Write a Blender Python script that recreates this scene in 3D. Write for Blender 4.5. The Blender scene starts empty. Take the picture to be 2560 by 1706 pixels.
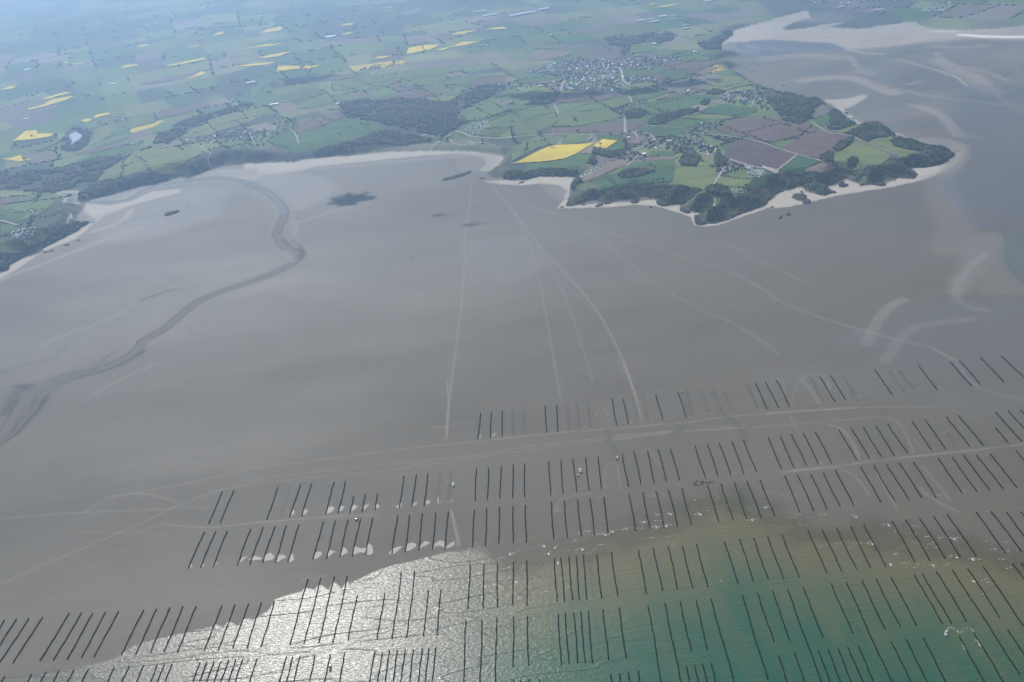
import bpy, math, random
import numpy as np
from mathutils import Vector, Matrix, geometry
random.seed(7); RNG = np.random.default_rng(11)
scene = bpy.context.scene
COL = scene.collection
PI = math.pi

# ------------------------------------------------------------------ camera
H = 1108.0
FPX = 2262.0
TH, RHO = math.radians(28.76), math.atan(0.104)
Fv = np.array([0, math.cos(TH), -math.sin(TH)])
R0 = np.array([1.0, 0, 0]); U0 = np.array([0, math.sin(TH), math.cos(TH)])
Rv = math.cos(RHO)*R0 - math.sin(RHO)*U0
Uv = math.cos(RHO)*U0 + math.sin(RHO)*R0
cam_data = bpy.data.cameras.new('camera'); cam = bpy.data.objects.new('camera', cam_data); COL.objects.link(cam)
cam_data.sensor_width = 36; cam_data.lens = FPX/2560*36
cam_data.clip_start = 1; cam_data.clip_end = 200000
m = Matrix(((Rv[0], Uv[0], -Fv[0], 0), (Rv[1], Uv[1], -Fv[1], 0), (Rv[2], Uv[2], -Fv[2], H), (0, 0, 0, 1)))
cam.matrix_world = m
scene.camera = cam

def rays(px, py):
    px = np.asarray(px, float); py = np.asarray(py, float)
    return np.outer(px-1280, Rv) + np.outer(-(py-853), Uv) + Fv*FPX
def ground(px, py, z=0.0):
    d = rays(px, py); t = (z-H)/d[:, 2]
    return d[:, :2]*t[:, None]

# ------------------------------------------------------------------ light
SUN_PIX = (770, 1590)          # where the water mirrors the sun
sd = rays([SUN_PIX[0]], [SUN_PIX[1]])[0]; sd = sd/np.linalg.norm(sd); sd[2] *= -1
SUN_EL = math.asin(sd[2]); SUN_AZ = math.atan2(sd[0], sd[1])
sun_data = bpy.data.lights.new('sun', 'SUN'); sun = bpy.data.objects.new('sun', sun_data); COL.objects.link(sun)
sun_data.energy = 5.0; sun_data.angle = math.radians(0.53); sun_data.color = (1.0, 0.95, 0.88)
sun.rotation_mode = 'QUATERNION'
sun.rotation_quaternion = Vector(sd).to_track_quat('Z', 'Y')
sun.location = (0, 0, 3000)
world = bpy.data.worlds.new('World'); scene.world = world; world.use_nodes = True
nt = world.node_tree; nt.nodes.clear()
sky = nt.nodes.new('ShaderNodeTexSky'); sky.sky_type = 'NISHITA'; sky.sun_disc = False
sky.sun_elevation = SUN_EL; sky.sun_rotation = SUN_AZ; sky.altitude = 300; sky.air_density = 1.0; sky.dust_density = 1.5
bg = nt.nodes.new('ShaderNodeBackground'); bg.inputs[1].default_value = 0.055
wo = nt.nodes.new('ShaderNodeOutputWorld')
nt.links.new(sky.outputs[0], bg.inputs[0]); nt.links.new(bg.outputs[0], wo.inputs[0])
scene.view_settings.view_transform = 'Standard'; scene.view_settings.look = 'None'
scene.view_settings.gamma = 1; scene.view_settings.exposure = 0.5
scene.cycles.max_bounces = 6; scene.cycles.volume_bounces = 3
HAZE_DENSITY = 1.32e-4
HAZE_COLOR = (0.50, 0.71, 1.0)
HAZE_ANISO = 0.78

# ------------------------------------------------------------------ helpers
def tag(o, label=None, cat=None, group=None, kind=None):
    if label: o['label'] = label
    if cat: o['category'] = cat
    if group: o['group'] = group
    if kind: o['kind'] = kind
    return o
def mesh_obj(name, verts, faces, mat=None, parent=None, smooth=False):
    me = bpy.data.meshes.new(name)
    me.from_pydata([tuple(v) for v in verts], [], faces)
    if mat: me.materials.append(mat)
    if smooth: me.polygons.foreach_set('use_smooth', [True]*len(me.polygons))
    o = bpy.data.objects.new(name, me); COL.objects.link(o)
    if parent: o.parent = parent
    return o
def np_mesh(name, V, Fq, mat, parent=None, smooth=False):
    """V (n,3), Fq (m,k) arrays"""
    me = bpy.data.meshes.new(name); V = np.asarray(V, np.float32); Fq = np.asarray(Fq, np.int32)
    k = Fq.shape[1]
    me.vertices.add(len(V)); me.vertices.foreach_set('co', V.ravel())
    me.loops.add(Fq.size); me.loops.foreach_set('vertex_index', Fq.ravel())
    me.polygons.add(len(Fq)); me.polygons.foreach_set('loop_start', np.arange(0, Fq.size, k, dtype=np.int32))
    me.polygons.foreach_set('loop_total', np.full(len(Fq), k, np.int32))
    if smooth: me.polygons.foreach_set('use_smooth', np.ones(len(Fq), bool))
    me.update(calc_edges=True); me.validate()
    if mat: me.materials.append(mat)
    o = bpy.data.objects.new(name, me); COL.objects.link(o)
    if parent: o.parent = parent
    return o
def empty(name, loc, rz=0):
    o = bpy.data.objects.new(name, None); COL.objects.link(o); o.location = loc; o.rotation_euler = (0, 0, rz)
    o.empty_display_size = 2
    return o

class MB:
    def __init__(s): s.v = []; s.f = []
    def box(s, x0, x1, y0, y1, z0, z1, tx=1.0, ty=1.0):
        b = len(s.v); cx, cy = (x0+x1)/2, (y0+y1)/2
        for z, k, l in ((z0, 1, 1), (z1, tx, ty)):
            for x, y in ((x0, y0), (x1, y0), (x1, y1), (x0, y1)): s.v.append((cx+(x-cx)*k, cy+(y-cy)*l, z))
        s.f += [(b+3, b+2, b+1, b), (b+4, b+5, b+6, b+7)] + [(b+i, b+(i+1) % 4, b+4+(i+1) % 4, b+4+i) for i in range(4)]
        return s
    def cyl(s, p, q, r0, r1=None, n=8):
        r1 = r0 if r1 is None else r1; p, q = Vector(p), Vector(q); d = (q-p).normalized()
        a = d.orthogonal().normalized(); c = d.cross(a); b = len(s.v)
        for o, r in ((p, r0), (q, r1)):
            for i in range(n):
                t = 2*PI*i/n; s.v.append(tuple(o+a*math.cos(t)*r+c*math.sin(t)*r))
        s.f += [(b+i, b+(i+1) % n, b+n+(i+1) % n, b+n+i) for i in range(n)]
        s.f += [tuple(b+n-1-i for i in range(n)), tuple(b+n+i for i in range(n))]
        return s
    def prism(s, pts, z0, z1, tz=None):
        b = len(s.v); n = len(pts)
        cx = sum(p[0] for p in pts)/n; cy = sum(p[1] for p in pts)/n; k = 1 if tz is None else tz
        for x, y in pts: s.v.append((x, y, z0))
        for x, y in pts: s.v.append((cx+(x-cx)*k, cy+(y-cy)*k, z1))
        s.f += [(b+i, b+(i+1) % n, b+n+(i+1) % n, b+n+i) for i in range(n)]
        s.f += [tuple(b+n-1-i for i in range(n)), tuple(b+n+i for i in range(n))]
        return s
    def make(s, name, mat, parent=None): return mesh_obj(name, s.v, s.f, mat, parent)

# materials
def new_mat(name):
    mt = bpy.data.materials.new(name); mt.use_nodes = True
    n = mt.node_tree; b = n.nodes['Principled BSDF']; return mt, n, b
def simple(name, rgb, rough=0.8, var=0.25, scale=0.3, spec=0.3, metallic=0.0):
    """plain surface with a procedural mottling of its own colour"""
    mt, n, b = new_mat(name)
    g = n.nodes.new('ShaderNodeNewGeometry')
    no = n.nodes.new('ShaderNodeTexNoise'); no.inputs['Scale'].default_value = scale; no.inputs['Detail'].default_value = 4
    n.links.new(g.outputs['Position'], no.inputs['Vector'])
    r = n.nodes.new('ShaderNodeValToRGB')
    r.color_ramp.elements[0].position = 0.3; r.color_ramp.elements[1].position = 0.7
    r.color_ramp.elements[0].color = tuple(c*(1-var) for c in rgb)+(1,)
    r.color_ramp.elements[1].color = tuple(min(1, c*(1+var)) for c in rgb)+(1,)
    n.links.new(no.outputs[0], r.inputs[0]); n.links.new(r.outputs[0], b.inputs['Base Color'])
    b.inputs['Roughness'].default_value = rough; b.inputs['Specular IOR Level'].default_value = spec
    b.inputs['Metallic'].default_value = metallic
    return mt
# traced from the photograph: crop frames
CROPS = {'A':(0,1280,3.677),'B':(640,1280,3.677),'C':(1280,1280,3.677),'D':(1920,1280,3.677),
 'E':(400,950,3.672),'F':(1040,950,3.672),'G':(1500,900,3.672),'H':(1920,853,3.672),
 'R':(0,0,3.672),'S':(640,0,3.672),'T':(1280,0,3.672),'U':(1920,0,3.672),'V':(0,427,3.672),
 'W':(640,427,3.672),'X':(1280,300,3.672),'Y':(1920,300,3.672),'Z':(0,0,0.9191),'J':(0,880,3.672)}
# mussel post rows, read off the photograph: bands (seen from the land to the sea), blocks, rows
BANDS = [
('the band nearest the land', '''
F591,303,570,545 F691,297,680,533 F794,285,787,525 F888,275,890,515t F982,265,985,500t;
F1186,243,1198,485 F1288,235,1305,475 F1387,225,1405,460t F1475,205,1500,450t F1570,200,1603,440t;
G110,355,152,598 G211,360,260,588 G300,340,360,570t G390,330,450,570t G513,317,576,550;
G718,295,790,528 G750,290,825,525t G795,290,865,515t G920,270,1000,505t G1035,280,1115,490t G1140,285,1210,480t;
G1350,230,1450,455t G1427,217,1533,447 G1524,207,1637,437 G1625,193,1742,428;
G1930,155,2055,385t G2015,152,2160,383 G2115,140,2255,363 H680,310,820,520t;
H980,265,1145,493 H1110,270,1260,475t H1200,270,1355,460t H1378,222,1555,445;
H1673,190,1868,410 H1760,180,1950,398 H1957,155,2170,380 H2145,138,2350,335'''),
('the second band from the land', '''
E575,1022,444,1320 E677,1017,550,1312;
E1086,982,980,1277 E1200,970,1098,1270t E1287,963,1192,1255 E1389,958,1300,1245;
E1598,938,1518,1230 E1706,932,1632,1220 E1777,1065,1744,1218 E1886,1053,1855,1207 E1997,1045,1970,1190;
E2242,880,2195,1173 F0,870,-37,1158 F112,858,72,1155 F218,850,195,1135t F320,838,293,1130t;
F555,815,540,1110 F667,807,656,1100 F779,792,771,1087 F890,782,889,1080 F994,773,998,1070;
F1218,750,1235,1048 F1328,740,1350,1035 F1442,727,1473,1022 F1554,715,1590,1010 F1667,707,1706,995;
G203,868,258,1157 G315,848,377,1143 G435,836,498,1130 G537,823,610,1115 G650,816,730,1105;
G873,790,965,1083 G990,778,1083,1063 G1098,767,1202,1055 G1212,753,1323,1045 G1318,740,1437,1025;
G1540,712,1667,1000 G1651,700,1781,985 G1760,687,1897,970 G1868,675,2008,960 G1978,662,2125,943;
H652,812,812,1088 H768,800,930,1075 H873,790,1042,1060 H987,777,1160,1047 H1099,762,1281,1030;
H1320,738,1507,1005 H1440,722,1635,990 H1640,845,1735,970t H1642,700,1850,967 H1753,687,1976,960;
H2085,795,2210,937 H2088,652,2330,920 H2207,643,2452,905 H2320,630,2570,893'''),
('the third band from the land', '''
A1876,185,1728,520 A1980,182,1840,512 A2087,178,1957,503;
A2303,158,2178,490 A2418,138,2297,480 B172,135,60,462 B280,125,175,462 B395,118,290,457;
B615,92,525,435 B730,85,645,425 B845,75,767,413 B957,68,885,405 B1070,58,1005,395;
B1300,38,1247,378 B1415,30,1370,365 B1530,18,1493,348 B1653,8,1623,343 F297,1208,263,1550;
F537,1187,516,1523 F651,1175,636,1517 F767,1165,757,1505 F890,1160,890,1490 F1002,1150,1010,1483;
F1241,1125,1262,1458 F1360,1108,1387,1447 F1481,1100,1517,1430 F1599,1088,1638,1420 F1721,1077,1767,1405;
F1957,1045,2014,1380 G392,1218,458,1548 G517,1207,590,1538 G632,1195,712,1527 G752,1183,836,1508;
G990,1157,1092,1490 G1075,1145,1190,1470t G1112,1140,1222,1468 G1230,1127,1347,1460 G1255,1120,1375,1455t G1352,1113,1477,1445 G1470,1102,1603,1427;
G1697,1072,1838,1397 G1816,1060,1963,1383 G1934,1048,2087,1365 G2048,1038,2202,1343 G2165,1015,2330,1333;
H855,1162,1035,1475 H973,1145,1160,1462 H1090,1135,1287,1448 H1208,1120,1408,1432 H1335,1112,1545,1430;
H1560,1075,1780,1390 H1693,1070,1918,1383 H1793,1050,2035,1363 H1912,1042,2155,1353 H2035,1035,2287,1342;
H2273,1005,2560,1330'''),
('the fourth band from the land', '''
A42,998,-225,1420 A150,985,-115,1405 A265,978,0,1385 A388,968,120,1390;
A635,930,368,1370 A750,930,490,1360 A850,935,615,1355 A970,925,745,1342 A1085,918,865,1335;
A1318,903,1113,1315 A1438,895,1245,1310 A1560,880,1382,1295 A1680,872,1507,1285 A1800,873,1628,1290;
A2035,865,1880,1275 A2155,855,2012,1268 A2280,845,2140,1255 A2401,835,2268,1250 B170,825,45,1240;
B475,620,310,1220 B597,608,442,1210 B718,595,577,1203 B842,585,710,1197 B930,768,845,1180;
B1182,748,1115,1165 B1340,548,1252,1165 B1460,545,1387,1158 B1580,725,1543,1140 B1700,712,1663,1130;
B1967,490,1950,890 B2098,480,2083,883 B2220,472,2217,872 C10,462,10,855 C132,448,142,855;
C388,427,413,822 C452,420,480,818 C521,413,556,808 C588,405,621,805 C652,398,690,800 C710,395,752,793t C777,388,823,790 C912,373,970,770;
C1165,350,1233,745 C1299,332,1383,723 C1437,318,1523,712 C1565,308,1661,700 C1696,295,1800,690;
C1953,270,2077,660 C2092,252,2222,643 C2221,238,2355,618 D-3,225,142,615 D128,208,285,600;
D370,172,538,558 D502,163,673,540 D629,147,812,525 D757,132,943,508 D882,117,1080,498;
D1142,88,1352,455 D1268,72,1490,447 D1398,58,1630,428 D1527,43,1767,412 D1654,27,1910,403;
D1913,3,2182,375 D2055,0,2327,358 D2190,0,2450,342 D2330,0,2580,320'''),
('the fifth band from the land', '''
A42,1510 A290,1495 A418,1475 A540,1468 A680,1455 A808,1447;
A1050,1435 A1185,1425 A1320,1415 A1448,1408 A1512,1408 A1577,1403;
A1833,1388 A1897,1385 A1967,1380 A2033,1375 A2100,1362 A2165,1358 A2230,1357 B8,1350;
B275,1333 B340,1333 B405,1332 B545,1322 B680,1315 B815,1305;
B1090,1290 B1160,1292 B1228,1280 B1300,1275 B1370,1270 B1447,1265 B1527,1257 B1587,1257 B1648,1252;
B1930,993,1900,1700 B2078,992,2056,1700 B2211,975,2198,1700 C12,960,13,1420 C140,957,151,1410;
C425,940,450,1400 C490,935,522,1397 C568,930,605,1390 C632,918,672,1385 C698,917,741,1383 C766,910,807,1370t C837,905,887,1360 C983,882,1050,1342;
C1253,858,1395,1700 C1406,842,1578,1700 C1546,828,1648,1282 C1689,810,1798,1262 C1827,795,2080,1700;
C2116,768,2353,1545 C2257,745,2408,1195 D40,730,203,1183 D180,712,525,1660 D321,695,507,1150;
D583,662,778,1115 D658,655,847,1110t D722,650,1190,1680 D862,630,1080,1080 D996,620,1215,1060 D1134,600,1362,1040;
D1348,578,1598,1023 D1420,570,1682,1018 D1550,548,1825,1002 D1698,537,2320,1500 D1840,525,2132,970 D1983,510,2353,1050;
D2255,477,2540,890 D2332,470,2640,900'''),
('the band farthest out at sea', '''
C10,1545 C80,1550 C155,1540 C247,1538;
C905,1490 C988,1485 C1072,1470 C1163,1460;
C1600,1420 C1677,1410 C1753,1400 C1830,1392;
D95,1318 D242,1298;
D461,1277 D552,1267 D643,1258 D738,1245 D830,1235;
D1134,1192 D1270,1172 D1425,1160;
D1756,1145 D1897,1115;
D2130,1105t D2208,1085'''),
]

# ------------------------------------------------------------------ reading the ground plan (photo regions -> metres on the ground)
def src(c, pts):
    ox, oy, s = CROPS[c]; a = np.asarray(pts, float).reshape(-1, 2)
    return np.column_stack([ox+a[:, 0]/s, oy+a[:, 1]/s])
def pts_of(txt):
    """'V 0,935 85,905 | S 0,10 ...' -> source pixels"""
    out = []
    for seg in txt.split('|'):
        w = seg.split(); c = w[0]
        out.append(src(c, [[float(k) for k in p.split(',')] for p in w[1:]]))
    return np.vstack(out)
def flat(txt, z=0.0):
    p = pts_of(txt); return ground(p[:, 0], p[:, 1], z)

def seg_dist(P, poly, cap=1e9, closed=False):
    """distance of points P (n,2) to a polyline; cap limits the reach (and the work)"""
    n = len(P); D = np.full(n, cap, np.float64)
    q = np.vstack([poly, poly[:1]]) if closed else poly
    order = None
    for a, b in zip(q[:-1], q[1:]):
        if cap < 1e8:
            lo = np.minimum(a, b)-cap; hi = np.maximum(a, b)+cap
            idx = np.nonzero((P[:, 0] > lo[0]) & (P[:, 0] < hi[0]) & (P[:, 1] > lo[1]) & (P[:, 1] < hi[1]))[0]
            if len(idx) == 0: continue
            X = P[idx]
        else: idx = slice(None); X = P
        ab = b-a; L = (ab**2).sum()+1e-9
        t = np.clip(((X-a)@ab)/L, 0, 1)
        d = np.hypot(X[:, 0]-a[0]-t*ab[0], X[:, 1]-a[1]-t*ab[1])
        D[idx] = np.minimum(D[idx], d)
    return D
def inside(P, poly):
    x, y = P[:, 0], P[:, 1]; r = np.zeros(len(P), bool)
    lo, hi = poly.min(0), poly.max(0)
    idx = np.nonzero((x >= lo[0]) & (x <= hi[0]) & (y >= lo[1]) & (y <= hi[1]))[0]
    if len(idx) == 0: return r
    X, Y = x[idx], y[idx]; s = np.zeros(len(idx), bool); n = len(poly)
    for i in range(n):
        x1, y1 = poly[i]; x2, y2 = poly[(i+1) % n]
        if y1 == y2: continue
        c = ((y1 > Y) != (y2 > Y)) & (X < (x2-x1)*(Y-y1)/(y2-y1)+x1); s ^= c
    r[idx] = s; return r
def sstep(t): t = np.clip(t, 0, 1); return t*t*(3-2*t)

# value noise
_NT = RNG.random((256, 256))
def vnoise(x, y):
    xi = np.floor(x).astype(int); yi = np.floor(y).astype(int); fx = x-xi; fy = y-yi
    fx = fx*fx*(3-2*fx); fy = fy*fy*(3-2*fy)
    a = _NT[xi & 255, yi & 255]; b = _NT[(xi+1) & 255, yi & 255]; c = _NT[xi & 255, (yi+1) & 255]; d = _NT[(xi+1) & 255, (yi+1) & 255]
    return (a*(1-fx)+b*fx)*(1-fy)+(c*(1-fx)+d*fx)*fy
def fbm(x, y, o=4):
    s = 0; a = 1; t = 0
    for i in range(o): s = s+a*vnoise(x*2**i+i*17.3, y*2**i+i*5.1); t += a; a *= .5
    return s/t

# coast line: foot of the land, walked from the left edge round the headland to the far shore
COAST_TXT = [
 (2, 'V -1500,1500 -400,1080 0,935 85,905 95,860 190,805 300,775 400,735 395,712 560,630 735,545 740,525 800,490 885,467 760,460 700,440 720,390 790,320 740,305 850,262 1000,225 1180,180 1340,135 1440,125 1550,90 1650,65 1740,70 1800,45 1900,0'),
 (2, 'R 2060,1520 2180,1505 2340,1500 | S 150,1490 340,1490 430,1465 700,1440 860,1430 1100,1400 1350,1390 1530,1385 1780,1385 2000,1390 2150,1410 2260,1435 2275,1445 2240,1500 2150,1568'),
 (2, 'W 2120,40 2260,80 2350,85 | X 30,560 100,550 150,540 240,520 350,515 560,520 600,535 560,560 530,590 520,640 560,650 510,720 520,760 500,790 590,780 700,745 760,735 860,765 910,755 1080,735 1120,760 1160,755 1170,710 1220,715 1330,735 1370,785 1460,790 1540,780 1560,830 1640,855 1730,845 1680,900 1700,955 1770,960 1890,940 2000,910 2100,865 2200,840 2330,785'),
 (2, 'Y 80,690 150,650 320,615 340,650 450,680 520,690 600,670 560,610 650,590 720,610 720,590 670,550 740,535 850,600 1000,590 1080,600 1060,560 1200,530 1320,540 1370,505 1310,440 1380,435 1480,430 1600,400 1730,320 1650,270'),
 (12, 'U 1480,1330 1380,1290 1270,1265 1190,1255 1180,1225 1140,1180 1040,1135 940,1145 880,1160 810,1140 740,1080 680,1020 560,960 520,925 430,900 330,905 270,890 230,870 110,830 0,795'),
 (8, 'T 2270,770 2180,740 2170,710 2120,670 2030,640 2020,610 2110,590 2050,575 1900,560 1860,545 1950,520 2090,500 2120,480 1960,470 1920,430 1930,390 1970,350 2040,310 2020,275 2200,220 2340,190'),
 (1, 'U 40,175 290,115 310,95 370,100 385,165 480,185 350,175 250,200 130,260 160,275 290,270 420,240 550,220 740,208 640,225 570,245 640,258 850,265 1100,225 1350,200 1410,240 1500,262 1880,275 2100,262 2350,230 3600,60'),
]
_c = [flat(t, z) for z, t in COAST_TXT]
COAST_RAW = np.vstack(_c)
def rag(poly, amp=5.0, step=14.0, wl=30.0):
    """subdivide a polyline and let it wander like a natural edge"""
    out = []
    for a, b in zip(poly[:-1], poly[1:]):
        L = np.hypot(*(b-a)); n = int(min(60, max(1, L/step)))
        for i in range(n): out.append(a+(b-a)*i/n)
    out.append(poly[-1]); q = np.array(out)
    dx = fbm(q[:, 0]/wl, q[:, 1]/wl, 3)-.5; dy = fbm(q[:, 0]/wl+50, q[:, 1]/wl+90, 3)-.5
    return q+np.column_stack([dx, dy])*amp*2
COAST = rag(COAST_RAW, 9, 18, 26)
LAND = np.vstack([COAST, [[60000, 60000], [-60000, 60000], [-40000, 2600]]])

PLATEAU = [('Z', p) for p in (
 (1562,460,44),(1470,395,42),(1746,386,46),(1930,368,42),(2068,368,30),(1379,303,38),(1746,257,40),(1240,340,34),(1333,395,36),
 (2130,350,16),(1250,385,12),(1310,420,14),(1057,331,6),(965,340,5),(1150,322,10),(700,365,12),(919,266,48),(1100,294,46),(763,312,34),(368,368,48),
 (551,331,48),(620,250,40),(138,404,7),(170,436,3),(90,330,14),(138,300,10),(175,318,8),(46,487,44),(60,560,52),(1287,165,28),(1470,138,26),(735,92,62),
 (276,92,70),(1200,46,56),(1720,80,22),(1930,37,1.2),(2110,50,1.2),(2300,52,1.2),(1885,42,1.2),(1800,25,3),(2110,8,30),(2353,5,36),(300,220,38),(560,150,46),(1000,180,42))]
_pp = np.array([p for _, p in PLATEAU], float)
_px = _pp[:, :2]/0.9191
_pw = np.array([ground([a[0]], [a[1]], h)[0] for a, h in zip(_px, _pp[:, 2])]); _ph = _pp[:, 2]
def plateau(P):
    num = np.zeros(len(P)); den = np.zeros(len(P))
    for (x, y), h in zip(_pw, _ph):
        sc = 0.10*math.hypot(x, y)
        w = 1/(((P[:, 0]-x)**2+(P[:, 1]-y)**2)/sc**2+0.05)**1.6
        num += w*h; den += w
    return num/den
def terrain_exact(P, parts=False):
    P = np.asarray(P, float); n = len(P)
    ins = inside(P, LAND); z = np.zeros(n); d = np.zeros(n); cap = 260.0
    if ins.any():
        X = P[ins]; dd = seg_dist(X, COAST, cap); d[ins] = dd
        pl = plateau(X); far = np.hypot(X[:, 0], X[:, 1])
        wd = np.clip(20+pl*1.25, 20, 90)*(0.75+0.6*fbm(X[:, 0]/70, X[:, 1]/70, 2))
        k = np.clip((pl-4)/30, 0, 1)
        roll = (fbm(X[:, 0]/520, X[:, 1]/520, 3)-.5)*(12+26*np.clip((far-3500)/4000, 0, 1))*k
        z[ins] = (pl+roll)*sstep(dd/wd)+0.25
        gully = (fbm(X[:, 0]/34+9, X[:, 1]/34, 3)-.5)*9*k*np.clip(dd/25, 0, 1)*np.clip((130-dd)/80, 0, 1)
        z[ins] = np.maximum(z[ins]+gully, 0.2)
    if parts: return z, ins, d
    return z
def terrain(Q, parts=False):
    """height read off the ground sheet itself"""
    Q = np.asarray(Q, float); Tq = Q[:, 0]/(Q[:, 1]+1008)
    i = np.clip(np.searchsorted(GD, Q[:, 1])-1, 0, len(GD)-2); j = np.clip(np.searchsorted(GT, Tq)-1, 0, len(GT)-2)
    a = np.clip((Q[:, 1]-GD[i])/(GD[i+1]-GD[i]), 0, 1); b = np.clip((Tq-GT[j])/(GT[j+1]-GT[j]), 0, 1)
    def rd(A): return (A[i, j]*(1-b)+A[i, j+1]*b)*(1-a)+(A[i+1, j]*(1-b)+A[i+1, j+1]*b)*a
    z = rd(ZG)
    if parts: return z, rd(LG) > .5, rd(CG)
    return z
def drop(px):
    """source pixels -> points on the terrain"""
    px = np.asarray(px, float); z = np.full(len(px), 25.0)
    for i in range(14):
        d = rays(px[:, 0], px[:, 1]); t = (z-H)/d[:, 2]; P = d[:, :2]*t[:, None]
        z = z*.5+terrain(P)*.5
    return P
def tpoly(txt): return drop(pts_of(txt))

# ------------------------------------------------------------------ the sea edge
SHORE_TXT = ('A -1500,1650 -300,1566 300,1500 620,1440 900,1385 1060,1345 1110,1300 1200,1240 1300,1200 1600,1130 1800,1085 1950,1055 1975,1030 2010,1040 2050,1062 2085,1015 2120,1000 2170,1048 2195,1040 2230,990 2260,980 2330,985 | '
 'B 60,940 110,910 150,850 165,810 290,760 420,730 445,690 480,700 540,712 570,665 610,672 665,715 700,650 720,640 790,700 820,650 850,640 870,655 960,610 1100,540 1250,490 1400,460 1600,410 1700,380 1850,345 2000,290 | '
 'F 760,1500 1000,1430 1300,1370 1700,1290 1950,1170 2200,1080 | G 640,1190 850,1165 1100,1130 1400,1130 1600,1230 1900,1340 2150,1395 | D 1000,30 1400,40 1700,120 2000,215 2353,300 3300,520')
SHORE = flat(SHORE_TXT)
SEA = np.vstack([SHORE, [[3500, 900], [3500, -3000], [-3500, -3000], [-3500, SHORE[0, 1]]]])
FLATH = 0.0

# ------------------------------------------------------------------ ground sheet: fan of quads about the point below the aircraft
def make_grid():
    vv = np.concatenate([np.linspace(2450, 92, 1030)])
    D = H*(2079/(vv*math.cos(TH)**2)-math.tan(TH))
    D = np.concatenate([[-900, -300, 100, 350], D[D > 420]])
    T = np.concatenate([[-1.3, -.9, -.74], np.linspace(-.64, .62, 1280), [.74, .9, 1.3]])
    DD, TT = np.meshgrid(D, T, indexing='ij')
    X = (DD+1008)*TT; Y = DD
    return X, Y, D, T
GX, GY, GD, GT = make_grid(); GSH = GX.shape
P = np.column_stack([GX.ravel(), GY.ravel()]); N = len(P)
Z, LANDM, CDIST = terrain_exact(P, True)
ZG, LG, CG = Z.reshape(GSH).copy(), LANDM.reshape(GSH).astype(float), CDIST.reshape(GSH)
FAR = np.hypot(P[:, 0], P[:, 1])
C = np.zeros((N, 3)); WET = np.zeros(N)

# tidal flat
n1 = fbm(P[:, 0]/900, P[:, 1]/500, 4); n2 = fbm(P[:, 0]/140+30, P[:, 1]/60, 4)
n3 = fbm(P[:, 0]/260+11, P[:, 1]/110+3, 5)
base = np.array([0.098, 0.083, 0.059])
est = sstep((P[:, 1]-2600)/900)*sstep((P[:, 0]-500-.3*(P[:, 1]-2600))/500)     # braided flats of the estuary
streak = fbm(P[:, 0]/420+P[:, 1]/900, P[:, 1]/150-P[:, 0]/600, 5)
C[:] = base*(1+0.24*(n1-.5)+0.12*(n2-.5)+.14*(n3-.5)+est*(.3+1.5*(streak-.47)))[:, None]
WET[:] = np.clip(0.50+0.3*(n1-.5)+.15*(n3-.5)-est*1.2*(streak-.47), 0, 1)
# fine drainage lines and ripple fields on the flats
_w = fbm(P[:, 0]/240+P[:, 1]/500+40, P[:, 1]/120+9, 4); _r = fbm(P[:, 0]/420+3, P[:, 1]/300+70, 3)
_cr = sstep(1-np.abs(_w-.5)/.012)*sstep((_r-.48)/.1)*(.16+.34*est+.14*sstep((-P[:, 0]-200)/500))
C *= (1-_cr)[:, None]
_rp = fbm(P[:, 0]/60+P[:, 1]/200, P[:, 1]/7, 2)-.5
C *= (1+.16*_rp*sstep((2300-P[:, 1])/900)*sstep((fbm(P[:, 0]/300+5, P[:, 1]/200+1, 3)-.42)/.2))[:, None]

def mix(mask_idx, a, rgb, wet=None):
    a = a[:, None]
    C[mask_idx] = C[mask_idx]*(1-a)+np.array(rgb)*0.66*a
    if wet is not None: WET[mask_idx] = WET[mask_idx]*(1-a[:, 0])+wet*a[:, 0]
def near_idx(q, r):
    lo, hi = q.min(0)-r, q.max(0)+r
    return np.nonzero((P[:, 0] > lo[0]) & (P[:, 0] < hi[0]) & (P[:, 1] > lo[1]) & (P[:, 1] < hi[1]) & ~LANDM)[0]
def stroke(txt, hw, soft, rgb, s=1.0, wet=None, land=False, wob=0.0):
    q = flat(txt)
    if len(q) > 2:                                   # smooth the traced line
        for _ in range(2):
            q = np.vstack([q[:1]]+[np.vstack([a*.75+b*.25, a*.25+b*.75]) for a, b in zip(q[:-1], q[1:])]+[q[-1:]])
    r = hw+soft
    lo, hi = q.min(0)-r, q.max(0)+r
    idx = np.nonzero((P[:, 0] > lo[0]) & (P[:, 0] < hi[0]) & (P[:, 1] > lo[1]) & (P[:, 1] < hi[1]))[0]
    if not land: idx = idx[~LANDM[idx]]
    if len(idx) == 0: return
    X = P[idx].copy()
    if wob: X += (np.column_stack([fbm(X[:, 0]/40, X[:, 1]/40, 3), fbm(X[:, 0]/40+70, X[:, 1]/40, 3)])-.5)*wob*2
    d = seg_dist(X, q, r*1.5)
    mix(idx, s*sstep((r-d)/soft), rgb, wet)
def patch(txt, soft, rgb, s=1.0, wet=None, land=False, wob=10.0, z=0.0):
    q = flat(txt, z); lo, hi = q.min(0)-soft-wob, q.max(0)+soft+wob
    idx = np.nonzero((P[:, 0] > lo[0]) & (P[:, 0] < hi[0]) & (P[:, 1] > lo[1]) & (P[:, 1] < hi[1]))[0]
    if not land: idx = idx[~LANDM[idx]]
    if len(idx) == 0: return
    X = P[idx].copy()
    if wob: X += (np.column_stack([fbm(X[:, 0]/45, X[:, 1]/45, 3), fbm(X[:, 0]/45+70, X[:, 1]/45, 3)])-.5)*wob*2
    i = inside(X, q); d = seg_dist(X, q, soft*1.2+1, True)
    a = np.where(i, 1.0, sstep(1-d/soft)) if soft > 0 else i*1.0
    mix(idx, s*a, rgb, wet)

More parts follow.
